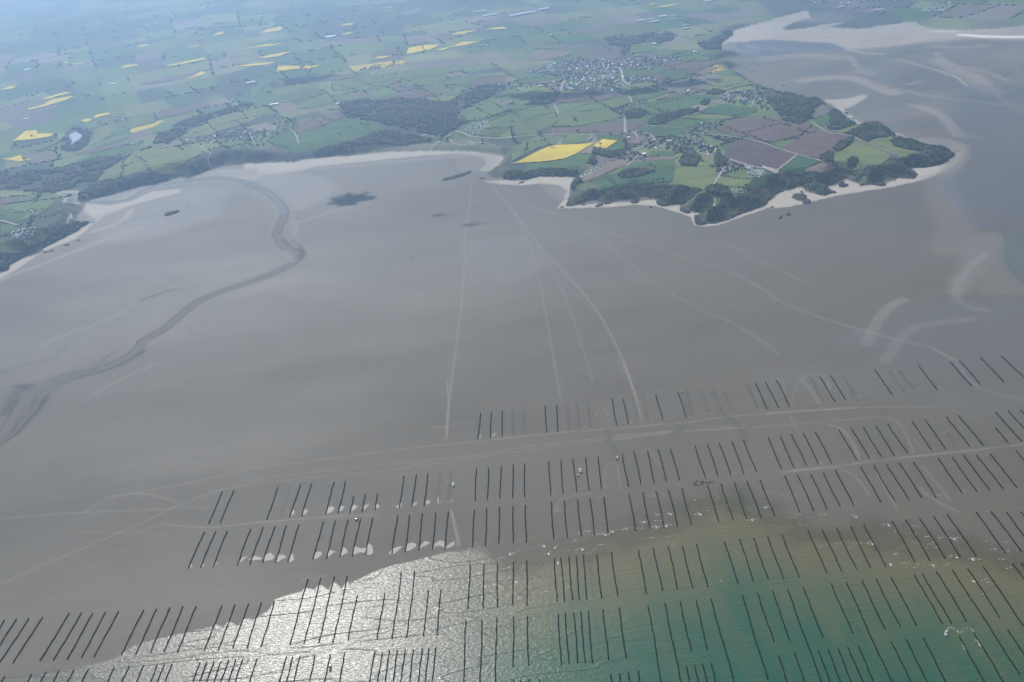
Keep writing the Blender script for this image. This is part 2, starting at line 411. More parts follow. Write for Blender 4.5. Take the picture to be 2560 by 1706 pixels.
DRY = (0.58, 0.52, 0.43); MUD = (0.29, 0.26, 0.215); BLUE = (0.085, 0.10, 0.12); PALE = (0.30, 0.27, 0.225)
# --- estuary behind the headland
patch('T 2350,190 2190,225 2030,300 1970,345 1930,430 1990,455 2000,400 2350,370', 40, (0.64, 0.55, 0.43), .95, .1)
patch('U 0,190 290,118 370,110 380,170 130,240 290,285 560,228 740,212 850,275 1350,205 1410,245 1880,280 2353,235 2700,220 2700,345 2353,350 1800,335 1400,372 1000,415 700,440 400,372 0,350', 110, (0.56, 0.48, 0.375), .9, .1)
_e = np.nonzero(est > .3)[0]; _k = sstep(np.abs(fbm(P[_e, 0]/500+P[_e, 1]/700, P[_e, 1]/110-P[_e, 0]/700+4, 5)-.5)/.05)
C[_e] *= (.80+.2*_k)[:, None]
stroke('U 1780,322 2000,338 2200,342 2500,338', 14, 25, (1.1, 1.05, 0.95), 1, .1)
stroke('U 1500,290 1720,292', 8, 14, (0.9, 0.85, 0.75), .8, .1)
patch('U 0,368 300,385 560,398 720,452 640,466 400,440 160,445 260,505 0,512 -150,500 -150,375', 25, BLUE, .85, .95)
patch('T 1940,425 2010,388 2350,385 2350,512 2200,500 2080,470 1960,470', 20, BLUE, .8, .95)
for t in ('T 2020,400 2030,440 2130,475 2250,490', 'T 2160,410 2190,440 2240,470 2260,440 2200,410', 'U 0,430 60,450 120,470'):
    stroke(t, 8, 14, PALE, .7, .3)
for t, w, s in (('U 1180,545 1350,590 1500,630 1650,680 1750,720 1830,790', 5, .6), ('U 720,455 900,490 1050,500', 10, .6), ('U 1560,560 1700,640 1900,700 1980,800 2080,850', 26, .35),
             ('U 330,740 700,700 900,750 1150,860', 22, .45), ('U 740,520 790,570 820,620 980,690', 9, .4), ('U 1300,970 1500,1010 1620,1080 1750,1230', 14, .35),
             ('U 820,660 1000,700 980,640', 10, .3), ('U 1270,780 1400,740', 8, .3), ('U 1750,1250 1900,1260', 10, .3), ('U 1500,430 1800,440 2000,420', 18, .3),
             ('U 1550,480 1600,580 1800,620 2000,660 2200,740', 10, .3), ('U 1900,700 2080,830 2200,960', 8, .3), ('U 1200,820 1500,890 1900,930 2353,1000', 12, .25), ('U 0,540 300,500 600,530', 30, .3)):
    stroke(t, w, w*1.5, (0.42, 0.36, 0.28), min(1, s*1.6), .25, wob=6)
patch('U 850,560 1000,620 1100,760 1000,780 880,640', 40, (0.15, 0.15, 0.15), .5, .8)
patch('U 700,1010 900,900 1100,900 1300,1000 1200,1050 950,1080 750,1050', 60, (0.16, 0.155, 0.15), .4, .8)
patch('U 1850,820 2353,800 2353,1400 2000,1500 1850,1200', 120, (0.12, 0.125, 0.13), .55, .8)
patch('U 530,920 700,915 900,875 840,930 680,1010 600,960', 14, DRY, .9, .1)
stroke('U 640,985 720,1040 800,1110 880,1160', 4, 8, DRY, .9, .1)
stroke('U 1180,1230 1300,1290 1420,1300 1560,1350 1680,1375', 6, 10, DRY, .9, .1)
# --- headland beaches and the spit
patch('Y 1340,185 1500,165 1740,200 1790,270 1650,272 1480,232', 18, MUD, .8, .3)
patch('Y 0,810 0,745 150,650 320,612 450,680 600,650 560,612 720,555 850,600 1080,590 1200,540 1370,505 1330,445 1480,438 1620,400 1730,312 1790,290 1730,400 1620,480 1480,535 1300,580 1100,618 900,650 650,690 400,745 200,795', 5, DRY, 1, .05, wob=4)
stroke('Y 1760,250 1760,340 1690,440 1610,530 1630,640 1700,740 1770,820', 16, 26, MUD, .75, .25)
stroke('Y 1560,560 1580,700 1690,850 1740,950 1700,1080 1650,1180', 26, 50, (0.24, 0.205, 0.16), .6, .3)
patch('Y 1800,560 1950,700 2150,880 2353,860 2353,600 2100,500', 150, (0.13, 0.135, 0.14), .55, .8)
stroke('Y 1640,560 1720,720 1830,860 1960,960', 12, 30, (0.13, 0.135, 0.14), .6, .8)
patch('Y 1920,1080 2040,1055 2150,1080 2190,1200 2100,1280 1960,1290 1900,1420 1760,1568 1700,1568 1830,1330', 40, (0.25, 0.22, 0.18), .7, .3)
patch('Y 2000,1400 2100,1300 2200,1320 2353,1500 2353,1568 1990,1568', 35, (0.23, 0.205, 0.165), .6, .3)
stroke('Y 2450,850 2300,845 2180,870 2140,930 2170,1040 2200,1180 2200,1320 2290,1440 2420,1560', 3, 5, (0.10, 0.105, 0.10), .8, .8)
patch('Y 2353,1040 2220,1150 2210,1310 2353,1480 2500,1500 2500,1040', 40, (0.11, 0.13, 0.11), .6, .8)
stroke('Z 2075,690 2050,700 2020,730 2000,770 1990,790', 9, 10, (0.27, 0.24, 0.19), .8, .3)
stroke('Z 2235,733 2150,742 2100,752 2070,775 2050,810 2030,830', 8, 9, (0.25, 0.22, 0.175), .75, .3)
stroke('Z 2270,715 2200,700 2195,660 2230,610 2270,580', 6, 8, (0.30, 0.28, 0.25), .5, .3)
patch('Z 1940,780 2100,720 2200,700 2353,700 2353,840 2100,820', 60, (0.15, 0.15, 0.15), .4, .8)
patch('Z 1780,870 2000,820 2353,880 2353,960 2000,900', 40, (0.15, 0.15, 0.15), .3, .8)
# --- cove beaches on the near side of the headland
patch('X 90,575 240,522 560,528 535,600 522,660 515,720 500,788 600,783 850,768 1080,755 1330,732 1400,788 1540,785 1570,835 1640,858 1730,850 1690,900 1700,958 1890,942 2000,912 2353,782 2353,805 2100,890 1900,962 1760,978 1680,965 1640,892 1540,852 1330,790 1100,775 900,800 600,808 420,812 470,740 500,650 430,600 250,583 90,598', 3, DRY, 1, .05, wob=3)
patch('X -150,560 0,540 100,552 100,600 -100,590 -250,570', 5, DRY, .9, .05, wob=3)
patch('X 250,590 420,600 500,660 470,740 380,720 330,640', 16, MUD, .6, .3)
# --- bay beach
patch('S -100,1510 150,1495 430,1468 860,1430 1350,1388 1530,1380 2000,1388 2270,1440 2240,1510 2140,1568 2060,1568 2130,1500 2080,1440 1850,1405 1550,1425 1100,1470 500,1530 300,1550 -100,1550', 12, DRY, .95, .05, wob=6)
patch('S 1850,1420 2150,1420 2200,1500 2100,1568 1900,1560', 30, MUD, .5, .2)
stroke('S -250,1568 100,1575 500,1548 1000,1510 1500,1460 1900,1430', 10, 40, PALE, .6, .3)
patch('W -350,0 500,-30 250,20 30,40 0,80 -200,60 -400,50', 22, DRY, .8, .1)
patch('W 0,60 250,30 500,60 700,160 560,260 400,340 310,350 260,260 130,160 0,110', 60, (0.32, 0.30, 0.265), .7, .3)
for t in ('W 320,490 430,465 520,430 700,370 850,330', 'W 260,350 400,260 680,170', 'W 200,190 350,110 600,60', 'W 280,400 350,440 360,520 350,640 370,740'):
    stroke(t, 6, 14, PALE, .6, .3, wob=6)
# --- left beaches and banks
patch('V -900,1250 -300,1080 0,955 80,905 95,862 190,806 400,738 405,713 730,548 800,492 885,470 960,405 1200,320 1500,235 1640,205 1640,172 1400,198 1200,285 1000,325 790,308 790,380 900,440 700,615 400,735 300,790 180,880 0,985 -300,1110', 12, DRY, .95, .08, wob=6)
patch('V 0,1005 250,905 700,735 1200,525 1330,515 1250,560 800,700 400,850 0,1000 -400,1150', 26, (0.37, 0.34, 0.29), .7, .2)
patch('V 850,268 1180,185 1440,130 1550,92 1650,70 1740,75 1900,8 2350,-20 2350,45 1980,60 1700,95 1450,138 1320,175 1300,215 1150,275 1000,285 750,290', 10, (0.36, 0.33, 0.285), .9, .15)
patch('V 1980,92 2200,118 2350,195 2350,240 2200,180 2060,115', 14, PALE, .7, .15)
patch('V 1000,420 1200,360 1500,290 1800,180 2000,200 1900,420 1500,560 1000,620', 90, (0.24, 0.225, 0.20), .5, .5)
stroke('V 1200,360 1170,430 1050,500 850,560', 6, 14, DRY, .5, .1)
stroke('V 1430,395 1250,440 1050,500', 6, 12, PALE, .6, .1)
patch('V 1380,360 1500,330 1700,320 1750,300 1760,360 1620,370 1500,350', 14, PALE, .5, .2)
# river and its channel across the flat
stroke('V 600,240 590,285', 10, 8, PALE, .8, .2, land=True)
E1 = (0.045, 0.040, 0.032)
stroke('V 1950,75 2150,95 | W 0,160 130,210 230,310 262,360 262,420 225,490 190,570 215,650 290,725 390,745 425,760 375,830 240,910 0,1005 -300,1100 -520,1190 -680,1310 -840,1460 -1040,1560', 26, 26, (0.25, 0.22, 0.175), .55, .3, wob=8)
stroke('V 1700,92 1950,63 2100,72 2220,95 | W 0,150 130,205 230,310 262,360 262,420 225,490 190,570 215,650 290,725 390,745 425,760 375,830 240,910 0,1005 -300,1100 -520,1190 -680,1310 -840,1460 -1040,1560', 15, 4, E1, .85, .3)
stroke('V 1700,92 1950,63 2100,72 2220,95 | W 0,150 130,205 230,310 262,360 262,420 225,490 190,570 215,650 290,725 390,745 425,760 375,830 240,910 0,1005 -300,1100 -520,1190 -680,1310 -840,1460 -1040,1560', 10, 5, (0.175, 0.15, 0.115), .9, .3)
for t, w in (('V 750,292 1000,290 1150,280 1250,228 1330,170 1500,125 1700,92 1950,63 2100,70 2350,125', 11), ('W 0,150 130,205 230,310 262,400', 11)):
    stroke(t, w, 8, (0.05, 0.055, 0.065), .95, .6)
stroke('W 205,560 260,640 350,710 420,745', 3, 4, E1, .6, .3)
stroke('W 340,640 400,690 428,750 400,810', 5, 7, E1, .7, .3)
stroke('W 270,740 300,800 330,830', 6, 10, (0.26, 0.235, 0.20), .7, .3)
stroke('W 250,590 320,620 380,690', 10, 12, (0.22, 0.2, 0.165), .5, .3)
for t, w, s in (('J 1300,0 1150,90 950,170 800,200 600,270 400,340 280,370', 9, .65), ('J 1200,0 1080,90 900,170', 3, .6), ('J 1050,0 930,80 880,150 700,180 560,215 400,285', 3, .55),
                ('J 250,320 150,400 110,500 60,560', 14, .5), ('J 370,450 280,560 180,660 60,770 -80,860', 17, .75), ('J 150,440 110,560 100,680 40,760', 5, .4),
                ('J -20,180 60,180', 8, .5), ('J 150,315 240,325', 8, .6)):
    stroke(t, w, w*.8, E1, s, .3, wob=5)
for t, w in (('J 620,255 450,290 300,350 220,400', 9), ('J 880,180 700,210 550,255', 7), ('J 230,470 190,560 150,640', 14), ('J 80,160 300,95 450,60 560,10', 8)):
    stroke(t, w, w*1.2, (0.21, 0.19, 0.155), .6, .3, wob=5)
stroke('J 1400,118 1300,170 1100,255 950,335 880,380', 5, 9, (0.24, 0.215, 0.18), .6, .3)
CH = 'W -900,1480 -1040,1560 | J 1240,10 1050,115 880,175 700,215 500,290 330,350 220,430 160,520 110,630 40,750 -80,880'
stroke(CH, 14, 5, E1, .7, .3, wob=6); stroke(CH, 9.5, 6, (0.18, 0.155, 0.12), .85, .3, wob=6)
CH2 = 'J 860,185 640,240 450,330 380,430 300,560 180,680 60,790 -60,890'
stroke(CH2, 9, 5, E1, .5, .3, wob=8); stroke(CH2, 5, 5, (0.19, 0.17, 0.14), .6, .3, wob=8)
stroke('J -60,150 60,180 170,150 330,90 480,70 560,20 600,-40', 9, 14, (0.19, 0.17, 0.14), .5, .3, wob=8)
stroke('V 1235,1218 1350,1168 1520,1112 1650,1085', 3, 4, E1, .65, .3)
stroke('V 1190,1190 1255,1222 1150,1290 900,1400 600,1500 400,1600', 6, 14, MUD, .5, .3, wob=6)
stroke('V 1400,980 1550,1050 1670,1088 1800,1020 2100,880', 6, 12, MUD, .45, .3, wob=6)
stroke('V 1900,960 2150,950', 6, 14, MUD, .35, .3)
patch('X 2000,-20 2010,0 2010,20', 1, E1, 0)
patch('Z 1090,560 1190,550 1240,600 1180,640 1090,620', 60, (0.26, 0.24, 0.22), .45, .3)  # bright haze over the middle flat, painted into the sand colour
# --- vehicle tracks
TR = (0.40, 0.36, 0.30)
TRACKS = [('Z 1087,410 1078,470 1072,520 1066,560 1068,600 1062,690 1050,780 1037,880 1030,950 1027,1005', 1.6, .55), ('Z 1120,410 1160,465 1200,512 1250,580 1320,650 1370,710 1410,780 1440,850 1462,915', 2.0, .6),
 ('Z 1180,480 1215,560 1240,640 1255,730 1270,810 1287,915', 1.5, .45), ('Z 1235,565 1290,660 1320,740 1345,820 1362,875', 1.4, .4), ('Z 1130,415 1170,440 1280,500 1380,550 1450,610 1530,670 1620,715 1700,750 1760,790 1790,815', 2.2, .45),
 ('Z 1200,470 1330,503 1450,555 1560,590 1680,622 1740,655 1800,700 1900,735 2050,780 2130,795 2200,828', 2.2, .55), ('Z 1880,727 1960,755 2050,772', 1.5, .4), ('Y -400,1130 -100,1290 200,1420 430,1540', 2, .5),
 ('H 1500,50 1650,150 1760,230 1850,370 2000,460 2350,540', 1.3, .6), ('E -500,1080 0,1000 350,930 650,862 800,818 1400,742 2350,620', 1.2, .5), ('E 640,832 760,795 900,782', 2, .4),
 ('F 0,620 560,570 1200,490 1780,450 2350,400', 1.2, .65), ('G 700,585 1180,525 1700,480 2350,440', 1.3, .65), ('H 0,660 600,620 1100,605 1450,607', 1.4, .6), ('H 1450,607 1800,592', 1.2, .3), ('H 1680,640 1850,680 1970,750', 1.5, .4),
 ('E 750,972 1300,905 1900,850 2350,800 | F 0,745 600,690 1000,610 1400,565 2350,465', 1.2, .4), ('E 850,925 1400,850 1900,790 2350,750', 1.1, .35), ('F 0,800 500,720 1000,650 1400,590 1750,550', 1.2, .35), ('F 1800,550 2050,520 2350,480', 2, .55),
 ('G 120,700 600,660 700,655', 1.2, .5), ('G 780,655 1000,640 1330,620', 2, .6), ('G 1400,615 1700,600 2030,570', 1.6, .5), ('G 700,580 1000,605 1200,615', 1, .3), ('H 590,730 800,715 950,695 1100,700 1200,740 1260,850 1340,1020', 1.6, .5),
 ('H 560,765 650,790 740,860 800,970 830,1070', 2.6, .55), ('H 1360,910 1400,980 1480,1010', 1.5, .4), ('E 750,970 500,1020 350,1080 130,1165 0,1230 | A 1500,0 1350,80 1100,190 800,320 400,480 0,670 -400,830', 1.6, .5),
 ('A -400,90 0,65 500,20 750,5 | E 0,1190 130,1168 300,1175 450,1170', 1.5, .5), ('J 780,1465 950,1360 1200,1300 1400,1310 1700,1400 1850,1530', 1.5, .45), ('A 700,185 1000,190 1450,190 1510,230', 1, .3), ('E 0,1320 400,1365 800,1320 1600,1250 2000,1240', 1.8, .5),
 ('E 840,1312 1000,1300 1330,1275', 1.5, .4), ('H 130,1200 600,1155 900,1110 1500,1040 2000,990 2500,925', 2.0, .6), ('H 120,1210 250,1190 450,1165', 1.6, .5), ('H 680,1175 780,1230 880,1330 930,1420', 1.8, .5), ('H 1400,1350 1500,1450 1750,1568', 2.4, .5),
 ('H 1000,1200 1080,1350 1190,1560', 2.4, .35), ('H 1420,1150 1550,1300 1670,1460', 2.4, .35), ('G 215,0 300,260 340,370 380,560', 2, .5), ('G 160,0 240,130', 1, .4), ('G 1845,170 1930,130 2030,135 2100,200 2110,290', 1.1, .55), ('G 1830,175 1930,280 2000,400', 1.1, .5), ('G 1850,170 1960,290 2020,400', 1.1, .4),
 ('G 1540,210 1570,165 1600,170 1580,210', 1, .35), ('G 1620,185 1660,165 1690,210 1700,300', 1, .45), ('G 1730,480 1770,570 1830,680', 2, .3), ('G 1830,170 1790,250 1760,400', 1, .3),
 ('F 1650,300 1690,262 1740,268 1765,320 1740,355 1680,345 1645,305', 1.1, .35), ('F 1680,420 1710,385 1760,395', 1.1, .3), ('F 1730,1000 1720,860 1760,780 1830,760', 1.1, .35), ('F 1850,780 1870,900 1880,1000', 2, .35), ('F 1260,1200 1290,1130 1370,1080 1480,1055 1620,1045', 1.3, .5), ('F 1280,1220 1310,1150 1390,1100', 1.1, .4),
 ('F 1270,1210 1410,1200', 1.2, .5), ('F 320,1200 370,1400 390,1520', 3, .35), ('F 150,435 270,425 360,415', 2, .35), ('F 285,0 300,200 280,420 275,550', 1.6, .45), ('G 470,850 510,920 540,960', 1.4, .4), ('B 1800,0 1830,150 1870,290', 3, .35), ('B 600,50 760,35', 1.5, .4)]
for t, w, s in TRACKS: stroke(t, w*.75, 1.5, TR, s*.72, .35)
for t in ('G 1150,520 1240,560 1300,650 1320,740', 'G 790,545 740,610 650,690', 'G 80,640 90,760 150,850', 'J 1650,1390 1760,1460 1870,1540', 'F 350,350 480,345 570,358'):
    stroke(t, 3, 8, (0.085, 0.08, 0.06), .4, .4, wob=4)
# dark weed scoured round the rows and the heap by the third band
WEED = (0.085, 0.085, 0.06)
def line_m(q, hw, soft, rgb, s):
    r = hw+soft; lo, hi = q.min(0)-r, q.max(0)+r
    idx = np.nonzero((P[:, 0] > lo[0]) & (P[:, 0] < hi[0]) & (P[:, 1] > lo[1]) & (P[:, 1] < hi[1]) & ~LANDM)[0]
    if len(idx): mix(idx, s*sstep((r-seg_dist(P[idx], q, r*1.5))/soft)*np.clip(fbm(P[idx, 0]/12, P[idx, 1]/12, 2)*2.2-.3, 0, 1), rgb)
for _bn, _t in BANDS[:4]:
    for _w in _t.replace('\n', ' ').replace(';', ' ').split():
        _v = [float(k) for k in _w[1:].rstrip('t').split(',')]
        if len(_v) < 4: continue
        _s = src(_w[0], [_v[:2], _v[2:]]); _q = ground(_s[:, 0], _s[:, 1]); _o = random.choice((-3.2, 3.0, 3.4))
        if random.random() < .8: line_m(_q+[_o, 0], .8, 2.2, (0.10, 0.09, 0.065), random.uniform(.25, .7))
        if random.random() < .6: line_m(_q[1:2]+np.array([[0, 6], [5, 2], [10, 6]])*random.uniform(.5, 1.1), 1.2, 4, (0.28, 0.25, 0.2), random.uniform(.2, .55))
        if random.random() < .5: line_m(_q[:1]+np.array([[-9, -2], [-3, 2], [5, 5]])*random.uniform(.5, 1.2), 1.0, 4, random.choice(((0.25, 0.22, 0.18), (0.09, 0.08, 0.06))), random.uniform(.2, .5))
# sand under the sea
sd_ = inside(P, SEA); Z[sd_] -= np.minimum(seg_dist(P[sd_], SHORE, 400)*0.012, 3.0)
_k = sstep((seg_dist(P[sd_], SHORE, 200)-90)/80)[:, None]; C[sd_] = C[sd_]*(1-_k)+np.array((0.11, 0.10, 0.075))*_k

# ------------------------------------------------------------------ countryside: hedged fields by repeated splitting
GREENS = [(0.080, 0.135, 0.032), (0.115, 0.170, 0.045), (0.052, 0.105, 0.03), (0.155, 0.19, 0.06), (0.10, 0.14, 0.045), (0.185, 0.195, 0.08)]
BROWNS = [(0.125, 0.095, 0.08), (0.17, 0.135, 0.105), (0.21, 0.175, 0.13)]
YELLOW = (0.55, 0.43, 0.045)
li = np.nonzero(LANDM)[0]; LP = P[li]
EDGE = np.full(len(li), 1e4)
def split(idx, ang, size, depth):
    if len(idx) == 0: return
    q = LP[idx]; c, s = math.cos(ang), math.sin(ang)
    u = q[:, 0]*c+q[:, 1]*s; v = -q[:, 0]*s+q[:, 1]*c
    eu, ev = np.ptp(u), np.ptp(v)
    if depth > 26 or len(idx) < 6 or (max(eu, ev) < size*1.7 and min(eu, ev) < size*1.25):
        dist = math.hypot(*q.mean(0)); r = random.random()
        if r < 0.70: col = random.choice(GREENS)
        elif r < 0.90: col = random.choice(BROWNS)
        elif r < 0.992: col = (0.05, 0.075, 0.04)          # woodland plots
        else: col = YELLOW if dist > 4500 and q[:, 0].mean() < 2200 else GREENS[3]
        k = random.uniform(.85, 1.15); C[li[idx]] = np.array(col)*k
        return
    if eu < ev*random.uniform(.7, 1.0): w = v
    else: w = u
    t = np.median(w) if depth < 3 else w.min()+np.ptp(w)*random.uniform(.36, .64)
    wob = (fbm(q[:, 0]/150, q[:, 1]/150, 2)-.5)*26
    w2 = w+wob; EDGE[idx] = np.minimum(EDGE[idx], np.abs(w2-t))
    m_ = w2 < t; a2 = ang+random.uniform(-.12, .12); a3 = ang+random.uniform(-.12, .12)
    sz = size if depth < 9 else size*random.uniform(.85, 1.18)
    split(idx[m_], a2, sz, depth+1); split(idx[~m_], a3, sz, depth+1)
lf = FAR[li]
m1 = lf < 5200
split(np.nonzero(m1)[0], 0.35, 175, 0); split(np.nonzero(~m1)[0], 0.5, 235, 0)
hw = 5+lf/900
hn = fbm(LP[:, 0]/60, LP[:, 1]/60, 2)
a = sstep(1.4-EDGE/hw)*np.clip(hn*2.2-.75, 0, .5)
C[li] = C[li]*(1-a[:, None])+np.array((0.035, 0.055, 0.028))*a[:, None]
C[li] *= (0.78+.24*fbm(LP[:, 0]/90, LP[:, 1]/220, 3))[:, None]
# wooded valleys and copses, by low frequency noise
wn = fbm(LP[:, 0]/700+4, LP[:, 1]/1100+8, 4)
a = sstep((wn-.60)/.035); C[li] = C[li]*(1-a[:, None])+np.array((0.045, 0.060, 0.034))*a[:, None]
WET[li] = 0.0
# scrub and bare rock on the coast slopes, salt marsh on the low shore
pl_ = plateau(LP); cd = CDIST[li]
k = sstep((95-cd)/50)*(pl_ > 9)*(0.8+.4*fbm(LP[:, 0]/25, LP[:, 1]/25, 2))
k = np.clip(k, 0, 1)
sn = fbm(LP[:, 0]/22, LP[:, 1]/22, 4)[:, None]
scrub = np.where(sn > .56, np.array((0.105, 0.105, 0.05)), np.where(sn > .47, np.array((0.06, 0.075, 0.035)), np.array((0.032, 0.042, 0.026))))
C[li] = C[li]*(1-k[:, None])+scrub*k[:, None]
rk = sstep((15-cd)/8)*(pl_ > 9); C[li] = C[li]*(1-rk[:, None])+np.where(sn > .5, np.array((0.12, 0.10, 0.085)), np.array((0.05, 0.045, 0.04)))*rk[:, None]
mk = sstep((3.2-pl_)/1.5)
marsh = np.array((0.105, 0.10, 0.075))*(0.8+.5*fbm(LP[:, 0]/300, LP[:, 1]/120, 4))[:, None]
C[li] = C[li]*(1-mk[:, None])+marsh*mk[:, None]
# dune grass behind the bay beach
def lpatch(txt, soft, rgb, s=1.0, wob=8.0, noise=0):
    q = tpoly(txt); lo, hi = q.min(0)-soft-wob, q.max(0)+soft+wob
    idx = np.nonzero((P[:, 0] > lo[0]) & (P[:, 0] < hi[0]) & (P[:, 1] > lo[1]) & (P[:, 1] < hi[1]) & LANDM)[0]
    if len(idx) == 0: return
    X = P[idx].copy()
    X += (np.column_stack([fbm(X[:, 0]/35, X[:, 1]/35, 3), fbm(X[:, 0]/35+70, X[:, 1]/35, 3)])-.5)*wob*2
    a = np.where(inside(X, q), 1.0, sstep(1-seg_dist(X, q, soft*1.2+1, True)/max(soft, .1)))*s
    if noise: a = a*np.clip(fbm(X[:, 0]/noise, X[:, 1]/noise, 3)*3-.8, 0, 1)
    C[idx] = C[idx]*(1-a[:, None])+np.array(rgb)*a[:, None]
lpatch('S 860,1420 1150,1370 1500,1320 1650,1330 1640,1385 1350,1392 1100,1402 860,1436', 4, (0.16, 0.145, 0.10))
lpatch('S 1650,1300 1800,1270 2050,1290 2250,1350 2280,1440 2150,1412 2000,1392 1780,1388 1640,1385', 4, (0.125, 0.135, 0.075))
lpatch('S 1480,1250 1520,1225 1650,1232 1700,1240 1600,1262', 3, (0.30, 0.24, 0.17))
lpatch('V 700,440 720,395 790,330 800,480 740,500', 4, (0.15, 0.14, 0.12))
lpatch('V 500,205 560,190 700,182 770,190 740,230 700,272 740,300 600,295 580,290 605,228 520,215', 3, (0.34, 0.31, 0.27), wob=2)
lpatch('V 540,208 690,200 710,230 660,290 600,293 620,232', 2, (0.14, 0.15, 0.15), wob=2)
lpatch('V 500,205 640,140 670,138 540,200', 2, (0.3, 0.28, 0.24), wob=1)
lpatch('V 770,190 700,272 712,275 784,190', 2, (0.3, 0.28, 0.24), wob=1)

# woodland floors
WOODS = [  # polygon, size of crown, spacing, density of cover, label
 ('S 735,1010 830,940 1050,915 1300,905 1550,915 1750,955 1880,860 2000,800 2200,775 2285,800 2240,860 2000,960 1870,1040 1875,1100 1945,1120 1850,1200 1700,1262 1450,1205 1200,1150 1060,1110 840,1080', 'big brown and green wood behind the middle of the bay'),
 ('S -20,1425 100,1390 180,1400 380,1432 600,1372 900,1300 1050,1250 1180,1200 1300,1215 1470,1250 1640,1272 1640,1300 1500,1325 1000,1395 850,1425 700,1436 350,1483 0,1478', 'dark wood edging the bay beach'),
 ('V 705,268 740,200 880,112 1150,52 1500,47 1700,10 1890,-30 | R 2350,1440 | S 0,1440 20,1475 -100,1500 | R 2060,1508 1950,1555 | V 1740,62 1650,60 1440,118 1340,130 1180,172 1000,216 850,255', 'dark wood along the river mouth'),
 ('V -300,1040 -200,850 0,790 60,765 200,700 500,585 700,470 880,466 745,528 565,622 400,700 190,797 95,855 85,898 0,925', 'dark wood on the slope at the left edge'),
 ('R 0,1560 440,1568 900,1450 1300,1390 1600,1310 1400,1325 1450,1235 1700,1110 2050,1010 2350,930 2350,1000 2000,1062 1750,1192 1560,1312 1300,1382 980,1560 | V 880,110 560,185 500,205 0,180', 'wooded river valley inland of the estuary'),
 ('R 560,1345 600,1200 700,1120 800,1180 860,1235 800,1340 700,1400 600,1400', 'wood round the little lake'),
 ('X -100,560 -60,480 130,490 260,455 440,455 600,478 620,520 350,517 240,520 150,540 0,535', 'dark wood above the first cove beach'),
 ('X 975,500 1030,480 1100,465 1230,455 1270,475 1310,478 1230,508 1100,535 1000,540', 'oval copse in the clifftop field'),
 ('X 540,590 570,545 620,540 640,575 590,600 560,640 525,640', 'small wood on the cove headland'),
 ('X 1775,645 1800,615 1880,600 1950,612 1990,650 2010,695 1900,705 1800,670', 'dark pine copse by the clifftop camp'),
 ('X 1535,390 1560,335 1640,320 1700,335 1705,390 1690,430 1640,432 1560,420', 'round park of trees below the village'),
 ('X 730,275 770,270 900,300 1040,290 1040,320 900,350 820,330 740,310', 'belt of trees below the farm'),
 ('X 700,400 720,350 760,340 780,390 750,420', 'tall dark trees beside the caravan park'),
 ('X 1860,400 1880,290 1900,290 1930,350 1980,370 1950,440 1880,440', 'trees at the village end'),
 ('T 1040,1045 1060,1015 1120,1000 1200,1005 1250,1040 1160,1090 1050,1092', 'square dark plantation left of the road'),
 ('T 1240,1150 1265,1100 1350,1060 1500,1025 1700,1003 1720,1022 1600,1060 1500,1095 1330,1152', 'long dark plantation across the headland'),
 ('T 1728,962 1760,920 1805,910 1825,925 1790,968', 'small dark copse in the green field'),
 ('T 1780,865 1830,835 1900,830 1965,845 1900,872', 'copse beside the northern village'),
 ('Y 1225,365 1300,330 1420,320 1480,290 1400,285 1250,270 1150,240 1130,200 1250,162 1340,182 1480,232 1560,245 1640,275 1728,320 1600,398 1480,428 1380,432 1300,420 1240,400', 'dark wood on the point of the headland'),
 ('Y 700,130 860,60 930,40 1030,32 1150,80 1180,125 1170,150 1100,160 960,175 905,208 850,170 760,140', 'dark wood on the north shore of the headland'),
 ('Y 600,262 650,205 780,165 775,215 690,275 640,298', 'narrow copse left of the big green field'),
 ('Y 468,355 500,320 570,300 600,310 585,400 530,398', 'copse at the corner of the brown field'),
 ('Y 722,415 740,365 780,352 822,365 820,400 770,425 735,430', 'round clump of trees in the big green field'),
 ('U 540,1180 600,1110 560,1050 640,1010 740,1085 800,1142 700,1180 600,1200', 'wood on the north cliffs'),
 ('U 0,830 110,850 230,875 330,910 430,905 520,930 560,965 440,1000 400,1090 300,1150 130,1110 60,1000 0,950', 'wooded gardens of the northern shore'),
 ('T 850,350 1000,320 1100,330 1300,305 1500,320 1480,370 1350,400 1200,390 1100,420 1050,520 1010,500 1000,440 900,420', 'wooded valley beyond the town'),
 ('T 1700,400 1800,370 1900,320 2030,285 2035,310 1965,350 1925,400 1920,430 1950,475 1750,450', 'wood on the estuary shore'),
 ('T 130,965 200,900 340,860 440,850 400,930 330,960', 'dark wood below the town'),
 ('X 560,775 700,735 760,725 1080,725 1160,740 1210,700 1330,725 1400,780 1540,772 1570,800 1640,840 1700,840 1710,940 1780,950 2000,895 2350,770 2350,560 2240,645 2100,700 2020,690 1850,700 1740,665 1690,625 1500,605 1400,590 1130,600 1000,625 820,650 700,640 640,700', 'dark scrub on the southern cliffs'),
 ('Y 0,735 80,680 150,640 320,605 350,650 520,682 590,660 560,600 720,545 850,590 1040,570 1200,525 1320,530 1360,500 1300,440 1220,375 1130,350 1000,430 900,445 660,450 480,500 300,545 0,530', 'dark scrub on the eastern cliffs'),
]
WP = []
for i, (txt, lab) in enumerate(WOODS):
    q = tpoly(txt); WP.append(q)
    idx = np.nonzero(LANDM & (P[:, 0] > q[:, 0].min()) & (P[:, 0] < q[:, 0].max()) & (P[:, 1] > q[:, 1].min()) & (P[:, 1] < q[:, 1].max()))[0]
    if len(idx) and i < 28: idx = idx[inside(P[idx], q)]; C[idx] = (0.04, 0.05, 0.03)

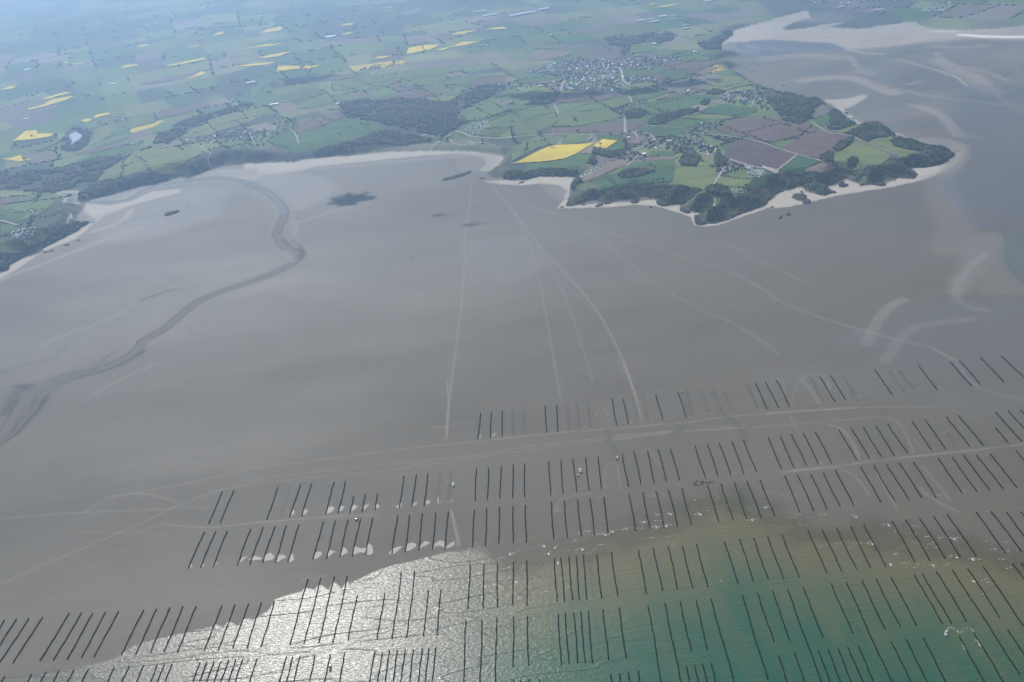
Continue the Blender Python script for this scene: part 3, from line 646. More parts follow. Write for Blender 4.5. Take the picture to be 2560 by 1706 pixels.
# ground material
def finish_ground():
    nr, nc = GSH
    V = np.column_stack([P, Z])
    r = np.arange(nr-1)[:, None]*nc+np.arange(nc-1)[None, :]
    Fq = np.stack([r, r+1, r+nc+1, r+nc], -1).reshape(-1, 4)
    mt, n, b = new_mat('ground_surface')
    at = n.nodes.new('ShaderNodeAttribute'); at.attribute_name = 'soil'
    g = n.nodes.new('ShaderNodeNewGeometry')
    no = n.nodes.new('ShaderNodeTexNoise'); no.inputs['Scale'].default_value = 0.05; no.inputs['Detail'].default_value = 6; no.inputs['Roughness'].default_value = .6
    n.links.new(g.outputs['Position'], no.inputs['Vector'])
    mr = n.nodes.new('ShaderNodeMapRange'); mr.inputs[1].default_value = .3; mr.inputs[2].default_value = .7; mr.inputs[3].default_value = .93; mr.inputs[4].default_value = 1.07
    n.links.new(no.outputs[0], mr.inputs[0])
    mx = n.nodes.new('ShaderNodeMix'); mx.data_type = 'RGBA'; mx.blend_type = 'MULTIPLY'; mx.inputs[0].default_value = 1
    n.links.new(at.outputs['Color'], mx.inputs[6]); n.links.new(mr.outputs[0], mx.inputs[7]); n.links.new(mx.outputs[2], b.inputs['Base Color'])
    ro = n.nodes.new('ShaderNodeMapRange'); ro.inputs[3].default_value = 0.9; ro.inputs[4].default_value = 0.50
    n.links.new(at.outputs['Alpha'], ro.inputs[0]); n.links.new(ro.outputs[0], b.inputs['Roughness'])
    sp = n.nodes.new('ShaderNodeMapRange'); sp.inputs[3].default_value = 0.15; sp.inputs[4].default_value = 0.36
    n.links.new(at.outputs['Alpha'], sp.inputs[0]); n.links.new(sp.outputs[0], b.inputs['Specular IOR Level'])
    # sand ripples
    mp = n.nodes.new('ShaderNodeMapping'); mp.inputs['Scale'].default_value = (0.05, 0.22, .2); mp.inputs['Rotation'].default_value = (0, 0, 0.12)
    n2_ = n.nodes.new('ShaderNodeTexNoise'); n2_.inputs['Scale'].default_value = 1; n2_.inputs['Detail'].default_value = 5
    n.links.new(g.outputs['Position'], mp.inputs[0]); n.links.new(mp.outputs[0], n2_.inputs['Vector'])
    bp = n.nodes.new('ShaderNodeBump'); bp.inputs['Strength'].default_value = 0.25; bp.inputs['Distance'].default_value = 0.5
    n.links.new(n2_.outputs[0], bp.inputs['Height']); n.links.new(bp.outputs[0], b.inputs['Normal'])
    o = np_mesh('ground', V, Fq, mt, smooth=True); tag(o, kind='structure')
    ca = o.data.color_attributes.new('soil', 'FLOAT_COLOR', 'POINT')
    ca.data.foreach_set('color', np.column_stack([C, np.clip(WET, 0, 1)]).astype(np.float32).ravel())
    return o

# ------------------------------------------------------------------ sheets laid on the terrain: fields, roads
def drape(name, q, mat, lift=1.2, step=None):
    """outline q (n,2 in metres) cut out of the terrain as one sheet"""
    c = q.mean(0); D = math.hypot(*c); step = step or max(14, D/170)
    out = []
    for a, b in zip(q, np.roll(q, -1, 0)):
        n = max(1, int(np.hypot(*(b-a))/step)); out += [a+(b-a)*i/n for i in range(n)]
    out = np.array(out); lo, hi = q.min(0), q.max(0)
    gx, gy = np.meshgrid(np.arange(lo[0]+step*.5, hi[0], step), np.arange(lo[1]+step*.5, hi[1], step))
    G = np.column_stack([gx.ravel(), gy.ravel()]); 
    if len(G): G = G[inside(G, q)]
    if len(G): G = G[seg_dist(G, out, step*2, True) > step*.4]
    A = np.vstack([out, G]) if len(G) else out
    n = len(out)
    vs, _, fs, _, _, _ = geometry.delaunay_2d_cdt([Vector(p-c) for p in A], [], [list(range(n))], 1, 1e-3)
    V2 = np.array([(v[0], v[1]) for v in vs])+c
    z = terrain(V2)+lift+D/4000
    return mesh_obj(name, np.column_stack([V2, z]), [tuple(f) for f in fs], mat)

def field_mat(name, rgb, rows=0.10, ang=0.3, patchy=0.16):
    """a crop: its colour, faint drill rows, patchy growth"""
    mt, n, b = new_mat(name)
    g = n.nodes.new('ShaderNodeNewGeometry')
    mp = n.nodes.new('ShaderNodeMapping'); mp.inputs['Rotation'].default_value = (0, 0, ang); mp.inputs['Scale'].default_value = (.008, .05, .01)
    no = n.nodes.new('ShaderNodeTexNoise'); no.inputs['Scale'].default_value = 1; no.inputs['Detail'].default_value = 5
    n.links.new(g.outputs['Position'], mp.inputs[0]); n.links.new(mp.outputs[0], no.inputs['Vector'])
    n3 = n.nodes.new('ShaderNodeTexNoise'); n3.inputs['Scale'].default_value = .014; n3.inputs['Detail'].default_value = 6
    n.links.new(g.outputs['Position'], n3.inputs['Vector'])
    ad = n.nodes.new('ShaderNodeMath'); ad.operation = 'ADD'; n.links.new(no.outputs[0], ad.inputs[0]); n.links.new(n3.outputs[0], ad.inputs[1])
    r = n.nodes.new('ShaderNodeMapRange'); r.inputs[1].default_value = .7; r.inputs[2].default_value = 1.3; r.inputs[3].default_value = 1-rows-patchy; r.inputs[4].default_value = 1+rows+patchy
    n.links.new(ad.outputs[0], r.inputs[0])
    mx = n.nodes.new('ShaderNodeMix'); mx.data_type = 'RGBA'; mx.blend_type = 'MULTIPLY'; mx.inputs[0].default_value = 1
    mx.inputs[6].default_value = rgb+(1,); n.links.new(r.outputs[0], mx.inputs[7]); n.links.new(mx.outputs[2], b.inputs['Base Color'])
    b.inputs['Roughness'].default_value = .9; b.inputs['Specular IOR Level'].default_value = .15
    return mt
FM = {'g1': field_mat('wheat', (0.052, 0.108, 0.024)), 'g0': field_mat('dark_wheat', (0.038, 0.092, 0.030), ang=.8), 'g2': field_mat('pasture', (0.090, 0.132, 0.036), ang=1.2),
      'g3': field_mat('olive_pasture', (0.130, 0.155, 0.044), ang=.1), 'b1': field_mat('ploughed_soil', (0.115, 0.078, 0.062), ang=.5), 'b0': field_mat('dark_ploughed_soil', (0.082, 0.054, 0.050), ang=.9),
      'b2': field_mat('dry_soil', (0.165, 0.125, 0.098), ang=.7), 'p': field_mat('pale_stubble', (0.22, 0.19, 0.12)), 'y': field_mat('rape_flowers', (0.60, 0.46, 0.035), ang=.4, rows=.06, patchy=.08)}
FIELDS = {
'y': '''X 0,405 60,385 200,312 360,242 480,232 760,215 660,270 580,320 480,360 300,385 120,395;X 755,250 745,242 830,180 972,193 862,268;
S 185,665 210,605 400,612 410,635 330,640 260,655;S 430,635 460,608 592,608 500,635;S 1375,500 1400,445 1530,420 1690,415 1600,460 1430,495;S 1635,465 1800,430 1900,390 2050,385 1940,415 1780,440 1720,465;
S 1785,325 1850,300 2050,275 1900,318;S 2100,275 2270,248 2310,265 2190,278;S 1075,545 1130,522 1255,515 1180,538;S 5,545 130,508 350,472 200,525;S -220,615 60,580 205,570 80,600 -100,615;S -230,470 0,430 100,410 245,402 140,425;
S 40,310 100,275 240,247 230,285;S 765,245 820,222 900,215 880,235;S 765,325 850,300 900,300 840,320;S 1080,120 1290,88 1200,110;S 1150,80 1250,62 1240,75;
R 245,1020 260,1000 400,965 480,915 640,890 672,892 620,920 450,970;R 365,920 600,850 660,855 480,905;R 120,1300 230,1210 340,1200 345,1230 500,1230 460,1260 300,1285;R 735,1120 770,1100 830,1092 850,1105 790,1130;
R 850,1075 900,1055 1000,1035 1005,1055 880,1088;R 0,835 90,797 155,800 100,822;R 1100,630 1150,605 1265,592 1260,605 1190,622;R 1490,615 1650,580 1900,528 1880,550 1650,600;R 1690,730 1790,695 1850,657 1885,670 1870,690 1780,715;
R 610,605 700,585 820,575 700,598;R 1690,440 1830,418 1830,430 1740,442;R 1250,435 1300,415 1390,410 1310,435;R 1950,335 2000,303 2060,297 2040,320;R 560,583 600,570 640,570 600,585;T 1320,70 1450,45 1550,35 1480,55 1400,72;T 1230,48 1290,38 1330,38 1290,50;R 0,1460 80,1460 190,1430 210,1465 310,1465 180,1490''',
'g1': '''X 135,402 300,392 480,365 600,312 740,310 770,350 600,475 440,452 260,452 130,488;X 370,68 430,0 640,-40 900,-10 640,60;X 980,478 1100,398 1490,368 1500,440 1300,463 1130,462;
X 1370,50 1560,-5 1780,10 1600,75;X 1240,350 1270,300 1480,285 1490,330;X 2160,650 2210,545 2350,480 2350,555 2240,635;T 1170,1110 1250,1040 1200,960 1400,910 1620,870 1900,880 1900,920 1830,910 1800,905 1730,960 1600,1000 1500,1025 1300,1070 1240,1115;
T 1370,1150 1560,1090 1770,1110 1600,1175;T 1040,870 1120,820 1400,840 1420,860 1250,920 1130,930;T 40,720 250,680 440,720 200,765 60,770;T 360,370 640,310 780,370 500,415;
S 100,1290 390,1230 600,1165 850,1100 1100,1130 1160,1190 900,1290 640,1350 380,1420 250,1385 110,1300;V 0,465 0,365 130,360 340,375 230,435 140,475;V 0,480 150,510 110,560 0,605;R 560,1540 900,1400 1300,1320 1240,1380 800,1500 620,1550;
Y 400,10 560,-60 600,-50 560,20 470,80''',
'g0': '''X 720,570 900,510 980,490 975,500 1000,540 1100,535 1230,508 1310,480 1500,445 1480,570 1370,575 1200,588 1010,603 850,635;X 1140,115 1220,62 1590,92 1500,150 1320,155;T 1720,1040 1830,990 1990,965 2250,1000 2250,1030 2060,1065;
Y 110,455 270,330 490,385 340,460 320,505 200,490 150,480''',
'g2': '''X 0,250 230,148 470,145 400,225 270,245 0,385;X 500,142 730,145 690,205 450,230;X 0,20 200,0 400,-60 430,-30 370,50 240,120 0,135;T 370,1165 430,1050 700,960 1070,900 1110,940 900,1010 1030,1070 840,1120 600,1155;
T 0,1160 0,1060 180,980 370,970 400,1030 180,1075 60,1160;T 30,1240 170,1085 400,1040 410,1080 230,1240;T 0,930 0,880 130,850 250,820 330,850 200,895 130,960 30,980;T 110,400 280,380 450,420 430,450 200,450;T 1070,500 1100,420 1280,380 1330,420 1300,470;T 1260,520 1380,450 1540,480 1400,530;
T 1540,530 1880,480 1910,500 1800,560 1560,560;S 380,1000 390,950 690,850 1020,910 830,930 540,990;S 700,760 1000,700 1310,740 1150,820 870,850 700,830;S 1320,800 1360,720 1740,700 1730,780 1350,800;S 1080,690 1870,605 1900,640 1700,690 1150,735;
S 1880,1050 2050,950 2270,850 2350,820 2500,850 2350,920 2260,930 2220,980 2350,960 2350,1000 2050,1110 1950,1118;S 2000,1250 2140,1120 2350,1040 2600,1000 2350,1160 2240,1230 2240,1260;S 1760,700 2340,705 2150,700 1960,760 1970,790 1760,780;
R 910,1340 960,1290 1200,1220 1200,1260 1040,1320;R 1080,1170 1250,1060 1420,1040 1420,1130 1200,1180;R 1400,1180 1480,1130 1580,1130 1600,1170 1500,1220 1400,1230;V 50,360 330,275 510,295 400,380 260,440 140,470 350,372;V 0,650 200,640 500,545 520,570 200,690 40,760 0,780;R 250,1390 560,1280 560,1300 400,1380''',
'g3': '''X 1500,440 1700,430 1880,430 1900,480 1860,570 1830,610 1760,655 1700,620 1500,598 1430,598 1480,570;X 1870,600 1910,520 2140,545 2200,550 2150,635 2000,615;X 1490,365 1560,330 1540,400 1560,430 1500,438;
Y 585,378 615,310 690,275 780,200 850,210 900,240 1130,330 1050,410 900,435 660,440;Y 910,210 960,185 1180,160 1140,200 1150,240 1250,270 1420,300 1380,325 1220,350 1100,290 1060,260;Y 570,120 720,80 800,50 860,60 700,120 640,135;
T 1830,740 2040,700 2250,780 2340,800 2000,820 1780,830;X 1240,300 1270,270 1400,265 1380,290;R 1650,1280 1780,1190 2000,1090 2350,960 2350,1100 2100,1180 1900,1240;R 980,1568 1300,1382 1560,1350 1850,1370 1850,1420 1700,1500 1400,1568;V 820,40 980,0 1300,-40 1700,0 1500,40 1150,50 900,95;
R 800,1345 880,1190 1080,1130 1000,1260 850,1340;S 1550,920 1850,880 1760,940;S 1690,820 1960,805 1820,870;T 1560,1085 1750,1050 2050,1070 1990,1100 1700,1095;S 400,1110 530,1085 500,1130 400,1150;T 1640,680 1740,630 1760,640 1690,690;R 780,1190 900,1110 1150,1000 1150,1050 850,1180''',
'b1': '''X 280,135 370,80 640,75 850,40 1010,0 1030,30 1030,120 840,130 600,122 350,138;X 1050,25 1240,10 1110,105 1050,110;Y -470,95 -330,-10 0,-15 380,20 400,60 270,160 200,165 20,210 -20,195 -150,180 -330,140;
Y 110,275 240,195 420,80 500,85 700,145 760,165 640,230 600,262 620,300 500,320 460,355 270,320;T 400,940 440,860 700,850 720,930 500,950;T 730,850 920,850 920,905 740,940;T 1310,925 1480,870 1620,855 1500,905;T 1360,640 1500,580 1900,570 1840,600 1650,690 1590,690 1640,640;
T 640,490 900,430 1030,440 1030,520 880,560 700,520;S 335,1190 560,1070 760,1020 830,1080 600,1160 380,1230;S 50,1400 240,1325 230,1400 120,1420;S 1230,900 1370,840 1650,840 1650,890 1400,910;S 1960,760 2150,690 2300,700 2280,780 2000,790;R 1430,1080 1480,1010 1900,950 1950,970 1650,1060 1450,1090;
V 0,250 180,260 0,355;R 680,1420 900,1350 1150,1310 1200,1320 900,1400 700,1430;S 130,790 330,730 600,710 480,760 180,800;S 520,760 760,690 1050,680 760,740;R 1270,780 1500,720 1900,650 1700,720 1350,780''',
'b0': '''Y -474,460 -330,190 -280,180 -60,195 0,215 120,285 262,322 80,460 -60,432 -180,425''',
'b2': '''X 1040,205 1250,140 1230,165 1150,225 1080,225;X 640,545 780,460 880,390 1060,350 1100,355 1040,420 820,515 660,575;X 1100,395 1170,355 1480,335 1490,365 1200,385;Y 340,460 500,392 600,430 640,440 480,500 330,490;T 160,500 200,460 580,495 350,550 180,560;T 0,960 30,900 45,920;T 1700,680 1760,630 1900,620 1740,700;S 2220,980 2260,930 2350,920 2380,935 2330,960;T 180,770 300,750 460,720 460,740 300,770 200,790''',
'p': '''T 1620,1000 1700,965 1820,990 1730,1030;T 1860,820 1900,810 2000,820 1960,832;R 60,1455 80,1450'''}
YELLOW_N = 0
for kind, txt in FIELDS.items():
    for t in txt.replace('\n', '').split(';'):
        t = t.strip()
        if len(t.split()) < 4: continue
        q = tpoly(t)
        o = drape('rapeseed_field' if kind == 'y' else 'ploughed_field' if kind[0] == 'b' else 'green_field', q, FM[kind], lift={'y': 1.6, 'g': 1.2, 'b': 1.4, 'p': 1.8}[kind[0]])
        tag(o, kind='structure')
LAKE = tpoly('R 640,1240 700,1215 755,1245 740,1280 690,1310 655,1338 665,1290 640,1265')
lake = drape('lake', LAKE, simple('lake_water', (0.30, 0.32, 0.36), .15, .05), 2.5); tag(lake, kind='structure')

def ribbon(name, txt, w, mat, lift=2.0, kind='structure'):
    q = tpoly(txt)
    for _ in range(2): q = np.vstack([q[:1]]+[np.vstack([a*.75+b*.25, a*.25+b*.75]) for a, b in zip(q[:-1], q[1:])]+[q[-1:]])
    out = [q[0]]
    for a, b in zip(q[:-1], q[1:]):
        n = max(1, int(np.hypot(*(b-a))/12)); out += [a+(b-a)*(i+1)/n for i in range(n)]
    q = np.array(out); t = np.gradient(q, axis=0); t /= np.hypot(*t.T)[:, None]+1e-9; nn = np.column_stack([-t[:, 1], t[:, 0]])
    L, R_ = q+nn*w/2, q-nn*w/2; V = np.empty((2*len(q), 2)); V[0::2] = L; V[1::2] = R_
    D = math.hypot(*q.mean(0)); z = terrain(V)+lift+D/4000
    F = [(2*i, 2*i+1, 2*i+3, 2*i+2) for i in range(len(q)-1)]
    o = mesh_obj(name, np.column_stack([V, z]), F, mat); tag(o, kind=kind); return o
ROADM = simple('road_asphalt', (0.30, 0.275, 0.25), .85, .15, .1); TRACKM = simple('track_gravel', (0.36, 0.32, 0.27), .9, .15, .1)
for t, w in (('T 1030,1075 1040,1120 1035,1190 1050,1225', 9), ('T 1120,1215 1180,1222 1250,1230 1310,1270 1270,1310 1170,1365 1070,1410', 8), ('X 1430,250 1600,225 1690,145 1720,120 1800,140', 7),
             ('X 1800,140 1990,150 2200,185 2350,228 | Y 80,265 265,322 380,350 500,385 590,412', 7), ('Y 268,322 180,395 80,468', 7), ('X 1995,370 1950,440 1900,520 1850,605', 8), ('X 1960,360 2010,370 2100,400 2200,430 2350,455 | Y 20,455 90,485', 9),
             ('Y 400,20 480,80 560,130 680,135 770,150 870,205 1000,250 1110,300 1225,358', 7), ('S 1830,1210 1900,1225 1970,1265 2100,1275 2350,1270 | T 0,1262', 8), ('T -60,1262 230,1245 480,1238 730,1240 900,1240 1030,1225', 6),
             ('T 980,615 1000,650 1015,700 1020,750 1060,775 1090,795', 12), ('T 1070,885 1095,915 1098,950', 9), ('T 1030,825 1015,865', 9), ('T 1220,1155 1400,1165 1590,1185', 5), ('T 480,740 460,800 445,845', 11),
             ('T 385,960 410,1010 425,1050', 8), ('T 590,497 690,517 800,540 870,555', 8), ('X 1150,170 1130,120 1050,100', 6), ('X 1690,290 1720,310 1870,335 1870,260', 6), ('X 1070,410 1040,440 1100,390 1160,330', 5), ('X 680,215 740,150', 7),
             ('S 1600,1385 1650,1330 1700,1295 1750,1262 1800,1230', 8), ('S 1740,1295 1800,1290 1790,1320 1860,1335 2000,1340', 5), ('S 1930,1300 2000,1320 2100,1310 2200,1345', 5), ('S 320,1190 370,1240 390,1320', 6),
             ('R 2310,1170 2295,1250 2350,1330', 8), ('R 1830,1340 1880,1390 1950,1430 1910,1490 1940,1535', 6), ('V 0,460 80,480 180,510', 8), ('V 130,360 340,372 230,435', 4), ('V 620,495 640,440 650,400', 9), ('T 1560,1085 1620,1060', 4), ('S 1050,672 1080,695', 8), ('T 2090,860 2100,900 2120,920', 5), ('T 2250,880 2200,960', 5)):
    o = ribbon('road', t, w, ROADM if w > 6 else TRACKM)
car_park = drape('car_park', tpoly('Y -60,420 -10,440 40,452 90,470 100,495 60,500 20,475 -40,455'), TRACKM, 2.6); tag(car_park, kind='structure')
ribbon('cliff_path', 'X 1860,720 1870,750 1850,780 1860,800 1875,800', 3, TRACKM)
ribbon('cliff_path', 'Y 180,560 190,590 200,600', 3, TRACKM)

# ------------------------------------------------------------------ sea
def build_sea():
    xs = np.arange(-1500, 1500, 2.6); ys = np.arange(620, 1560, 2.6)
    X, Y = np.meshgrid(xs, ys); Q = np.column_stack([X.ravel(), Y.ravel()])
    i = inside(Q, SEA); d = seg_dist(Q, SHORE, 700.0); sg = np.where(i, d, -d)
    nr, nc = X.shape; r = np.arange(nr-1)[:, None]*nc+np.arange(nc-1)[None, :]
    F = np.stack([r, r+1, r+nc+1, r+nc], -1).reshape(-1, 4)
    keep = (sg[F] > -3).any(1); F = F[keep]; used = np.unique(F); mp = np.zeros(len(Q), int); mp[used] = np.arange(len(used)); F = mp[F]
    Q = Q[used]; sg = sg[used]
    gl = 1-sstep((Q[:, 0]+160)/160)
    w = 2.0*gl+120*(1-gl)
    nz = (fbm(Q[:, 0]/50, Q[:, 1]/30, 3)-.5)
    cover = sstep((sg+nz*w*.6)/w)
    # swell
    q0 = Q[:, 1]+0.06*Q[:, 0]
    zz = 0.30+0.0*q0
    dep = sg+nz*60+(fbm(Q[:, 0]/30, Q[:, 1]/160, 3)-.5)*55+(Q[:, 0]-100)*.02
    teal = sstep((dep-95)/230); deep = sstep((dep-230)/330)
    brown = np.array((0.112, 0.099, 0.047)); tl = np.array((0.034, 0.080, 0.043)); dk = np.array((0.003, 0.068, 0.044))
    col = brown*(1-teal[:, None])+tl*teal[:, None]; col = col*(1-deep[:, None])+dk*deep[:, None]
    col = col*(1-gl[:, None]*.75)+np.array((0.085, 0.082, 0.062))*gl[:, None]*.75  # silver-grey of the sun glint mixed into the water colour on the left
    pl = np.clip(fbm(Q[:, 0]/14+Q[:, 1]*.012, Q[:, 1]/170, 3)*2.4-1.0, 0, 1)*(1-deep*.6)*.24*sstep((Q[:, 0]+50)/150)
    col = col*(1-pl[:, None])+np.array((0.15, 0.11, 0.05))*pl[:, None]
    mt, n, b = new_mat('sea_water')
    at = n.nodes.new('ShaderNodeAttribute'); at.attribute_name = 'silt_glint'
    n.links.new(at.outputs['Color'], b.inputs['Base Color'])
    b.inputs['Roughness'].default_value = SEA_ROUGH; b.inputs['Specular IOR Level'].default_value = .34; b.inputs['IOR'].default_value = 1.33
    g = n.nodes.new('ShaderNodeNewGeometry')
    hs = None
    for sc, amp, rot in (((.035, .17, .1), 1.0, .10), ((.16, .34, .1), 1.7, -.35), ((.45, .8, .3), .08, .5)):
        mp_ = n.nodes.new('ShaderNodeMapping'); mp_.inputs['Scale'].default_value = sc; mp_.inputs['Rotation'].default_value = (0, 0, rot)
        no = n.nodes.new('ShaderNodeTexNoise'); no.inputs['Detail'].default_value = 3; no.inputs['Distortion'].default_value = .6; no.inputs['Scale'].default_value = 1
        n.links.new(g.outputs['Position'], mp_.inputs[0]); n.links.new(mp_.outputs[0], no.inputs['Vector'])
        mu = n.nodes.new('ShaderNodeMath'); mu.operation = 'MULTIPLY'; mu.inputs[1].default_value = amp; n.links.new(no.outputs[0], mu.inputs[0])
        if hs is None: hs = mu
        else:
            ad = n.nodes.new('ShaderNodeMath'); ad.operation = 'ADD'; n.links.new(hs.outputs[0], ad.inputs[0]); n.links.new(mu.outputs[0], ad.inputs[1]); hs = ad
    # long crests running along the shore
    mw = n.nodes.new('ShaderNodeMapping'); mw.inputs['Scale'].default_value = (.004, .026, .1); mw.inputs['Rotation'].default_value = (0, 0, -.04)
    nw = n.nodes.new('ShaderNodeTexNoise'); nw.inputs['Scale'].default_value = 1; nw.inputs['Detail'].default_value = 1; nw.inputs['Distortion'].default_value = 0
    n.links.new(g.outputs['Position'], mw.inputs[0]); n.links.new(mw.outputs[0], nw.inputs['Vector'])
    cr = n.nodes.new('ShaderNodeValToRGB'); e = cr.color_ramp.elements
    e[0].position = .48; e[0].color = (0, 0, 0, 1); e[1].position = .52; e[1].color = (0, 0, 0, 1); k = cr.color_ramp.elements.new(.50); k.color = (1, 1, 1, 1)
    n.links.new(nw.outputs[0], cr.inputs[0])
    m3 = n.nodes.new('ShaderNodeMath'); m3.operation = 'MULTIPLY_ADD'; m3.inputs[1].default_value = .8; n.links.new(cr.outputs[0], m3.inputs[0]); n.links.new(hs.outputs[0], m3.inputs[2])
    bp = n.nodes.new('ShaderNodeBump'); bp.inputs['Strength'].default_value = 1.0; bp.inputs['Distance'].default_value = SEA_BUMP
    n.links.new(m3.outputs[0], bp.inputs['Height']); n.links.new(bp.outputs[0], b.inputs['Normal'])
    tr = n.nodes.new('ShaderNodeBsdfTransparent'); ms = n.nodes.new('ShaderNodeMixShader'); out = n.nodes['Material Output']
    n.links.new(at.outputs['Alpha'], ms.inputs[0]); n.links.new(tr.outputs[0], ms.inputs[1]); n.links.new(b.outputs[0], ms.inputs[2]); n.links.new(ms.outputs[0], out.inputs[0])
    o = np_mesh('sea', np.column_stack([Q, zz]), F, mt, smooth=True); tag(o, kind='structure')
    ca = o.data.color_attributes.new('silt_glint', 'FLOAT_COLOR', 'POINT')
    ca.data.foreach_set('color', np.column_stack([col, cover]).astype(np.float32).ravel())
    # the open sea beyond, out of frame
    o2 = mesh_obj('sea', [(-9000, -6000, .3), (9000, -6000, .3), (9000, 620, .3), (-9000, 620, .3)], [(0, 1, 2, 3)], simple('open_sea', (0.02, 0.085, 0.078), .4, .1, .01)); tag(o2, kind='structure')
    for x0, x1 in ((-9000, -1500), (1497.4, 9000)):
        o3 = mesh_obj('sea', [(x0, 620, .3), (x1, 620, .3), (x1, 900 if x0 > 0 else 900, .3), (x0, 900, .3)], [(0, 1, 2, 3)], o2.data.materials[0]); tag(o3, kind='structure')
SEA_ROUGH, SEA_BUMP = 0.285, 0.36

def blob(c, rx, ry, n=14, jag=.35, ang=0, seed=0):
    rr = random.Random(seed); out = []
    for i in range(n):
        t = 2*PI*i/n; k = 1+rr.uniform(-jag, jag); x, y = rx*k*math.cos(t), ry*k*math.sin(t)
        out.append((c[0]+x*math.cos(ang)-y*math.sin(ang), c[1]+x*math.sin(ang)+y*math.cos(ang)))
    return out
def build_foam():
    foam = simple('foam', (0.50, 0.50, 0.48), .7, .08)
    spots = 'C 330,380 500,360 620,345 580,268 800,200 850,205 915,180 1040,160 1175,150 1290,136 1410,125 1310,240 1455,222 1515,290 820,303 415,465 90,515 205,620 510,700 300,735 30,635 1340,30 1205,92 1880,640 1720,20 2200,70 770,210 700,185 45,370 20,380 640,340 380,328 1325,133 1270,238 200,320 290,310 | D 230,50 380,55 280,115 480,30 800,40 1030,120 1150,190 900,280 810,295 950,290 665,293 505,317 1170,385 1310,510 1115,480 1240,475 1380,480 1510,330 1500,295 1510,490 1740,240 1600,240 2040,270 2180,285 1870,430 1950,440 2140,445 2220,515 2150,360 1880,630 1965,625 2040,640 1970,758 1650,490 1100,120 1350,130 1450,230 1360,280 920,280 1700,245 1770,250 2000,265 2060,350 2260,360 1720,410 290,25 1300,200 1340,210 | F 1160,1515 1270,1533 1500,1410 1560,1390 1700,1418 1740,1412 1800,1390 1690,1515 1890,1378 1950,1368 2060,1360 2200,1350 2300,1338 2215,1242 2220,1295 2090,1303 2330,1230 | G 480,1253 610,1235 715,1308 860,1290 915,1415 970,1382 1240,1200 1080,1275 1060,1207 1510,1350 1540,1350 1700,1245 1560,1220 1390,1465 400,1485 530,1475 560,1528 500,1530 635,1413 | B 2050,560 2150,548 2250,525 2330,515 2020,690 2100,680 2200,670 2330,645 2000,575 2250,420 2330,385'
    V, F = [], []
    for k, c in enumerate(flat(spots)):
        for j in range(3 if k % 3 else 5):
            r = random.uniform(.3, .6); L = random.uniform(.8, 2.2)
            cx = c[0]+random.gauss(0, 4.5); cy = c[1]+random.gauss(0, 1.6)
            p = blob((cx, cy), L, r, 9, .45, .1, k*7+j); b0 = len(V)
            V += [(x, y, .52) for x, y in p]; F.append(tuple(range(b0, b0+len(p))))
        if k % 5 == 0:
            p = blob((c[0]+1, c[1]-3), 1.8, 2.2, 12, .5, .2, k+900); b0 = len(V); V += [(x, y, .50) for x, y in p]; F.append(tuple(range(b0, b0+len(p))))
    # the curved wake of the boat at the right
    wk = flat('D 1645,1090 1665,1065 1700,1066 1740,1095 1760,1120 1790,1090 1840,1062 1880,1085 1895,1115')
    for a, b in zip(wk[:-1], wk[1:]):
        for i in range(4):
            c = a+(b-a)*random.random()+np.array([random.gauss(0, .8), random.gauss(0, .8)]); p = blob(c, 1.0, .4, 8, .5, random.random()*3, int(c[0]*9)); b0 = len(V); V += [(x, y, .52) for x, y in p]; F.append(tuple(range(b0, b0+len(p))))
    for c in flat('D 1800,1235 1810,1265 1795,1215 1930,1195 1945,1220 1925,1175'):
        for i in range(4):
            c2 = c+np.array([random.gauss(0, 1.2), random.gauss(0, 2.4)]); p = blob(c2, 1.2, .6, 9, .5, 1.2, int(c2[0]*7)); b0 = len(V); V += [(x, y, .52) for x, y in p]; F.append(tuple(range(b0, b0+len(p))))
    o = mesh_obj('sea_foam', V, F, foam); tag(o, kind='stuff')
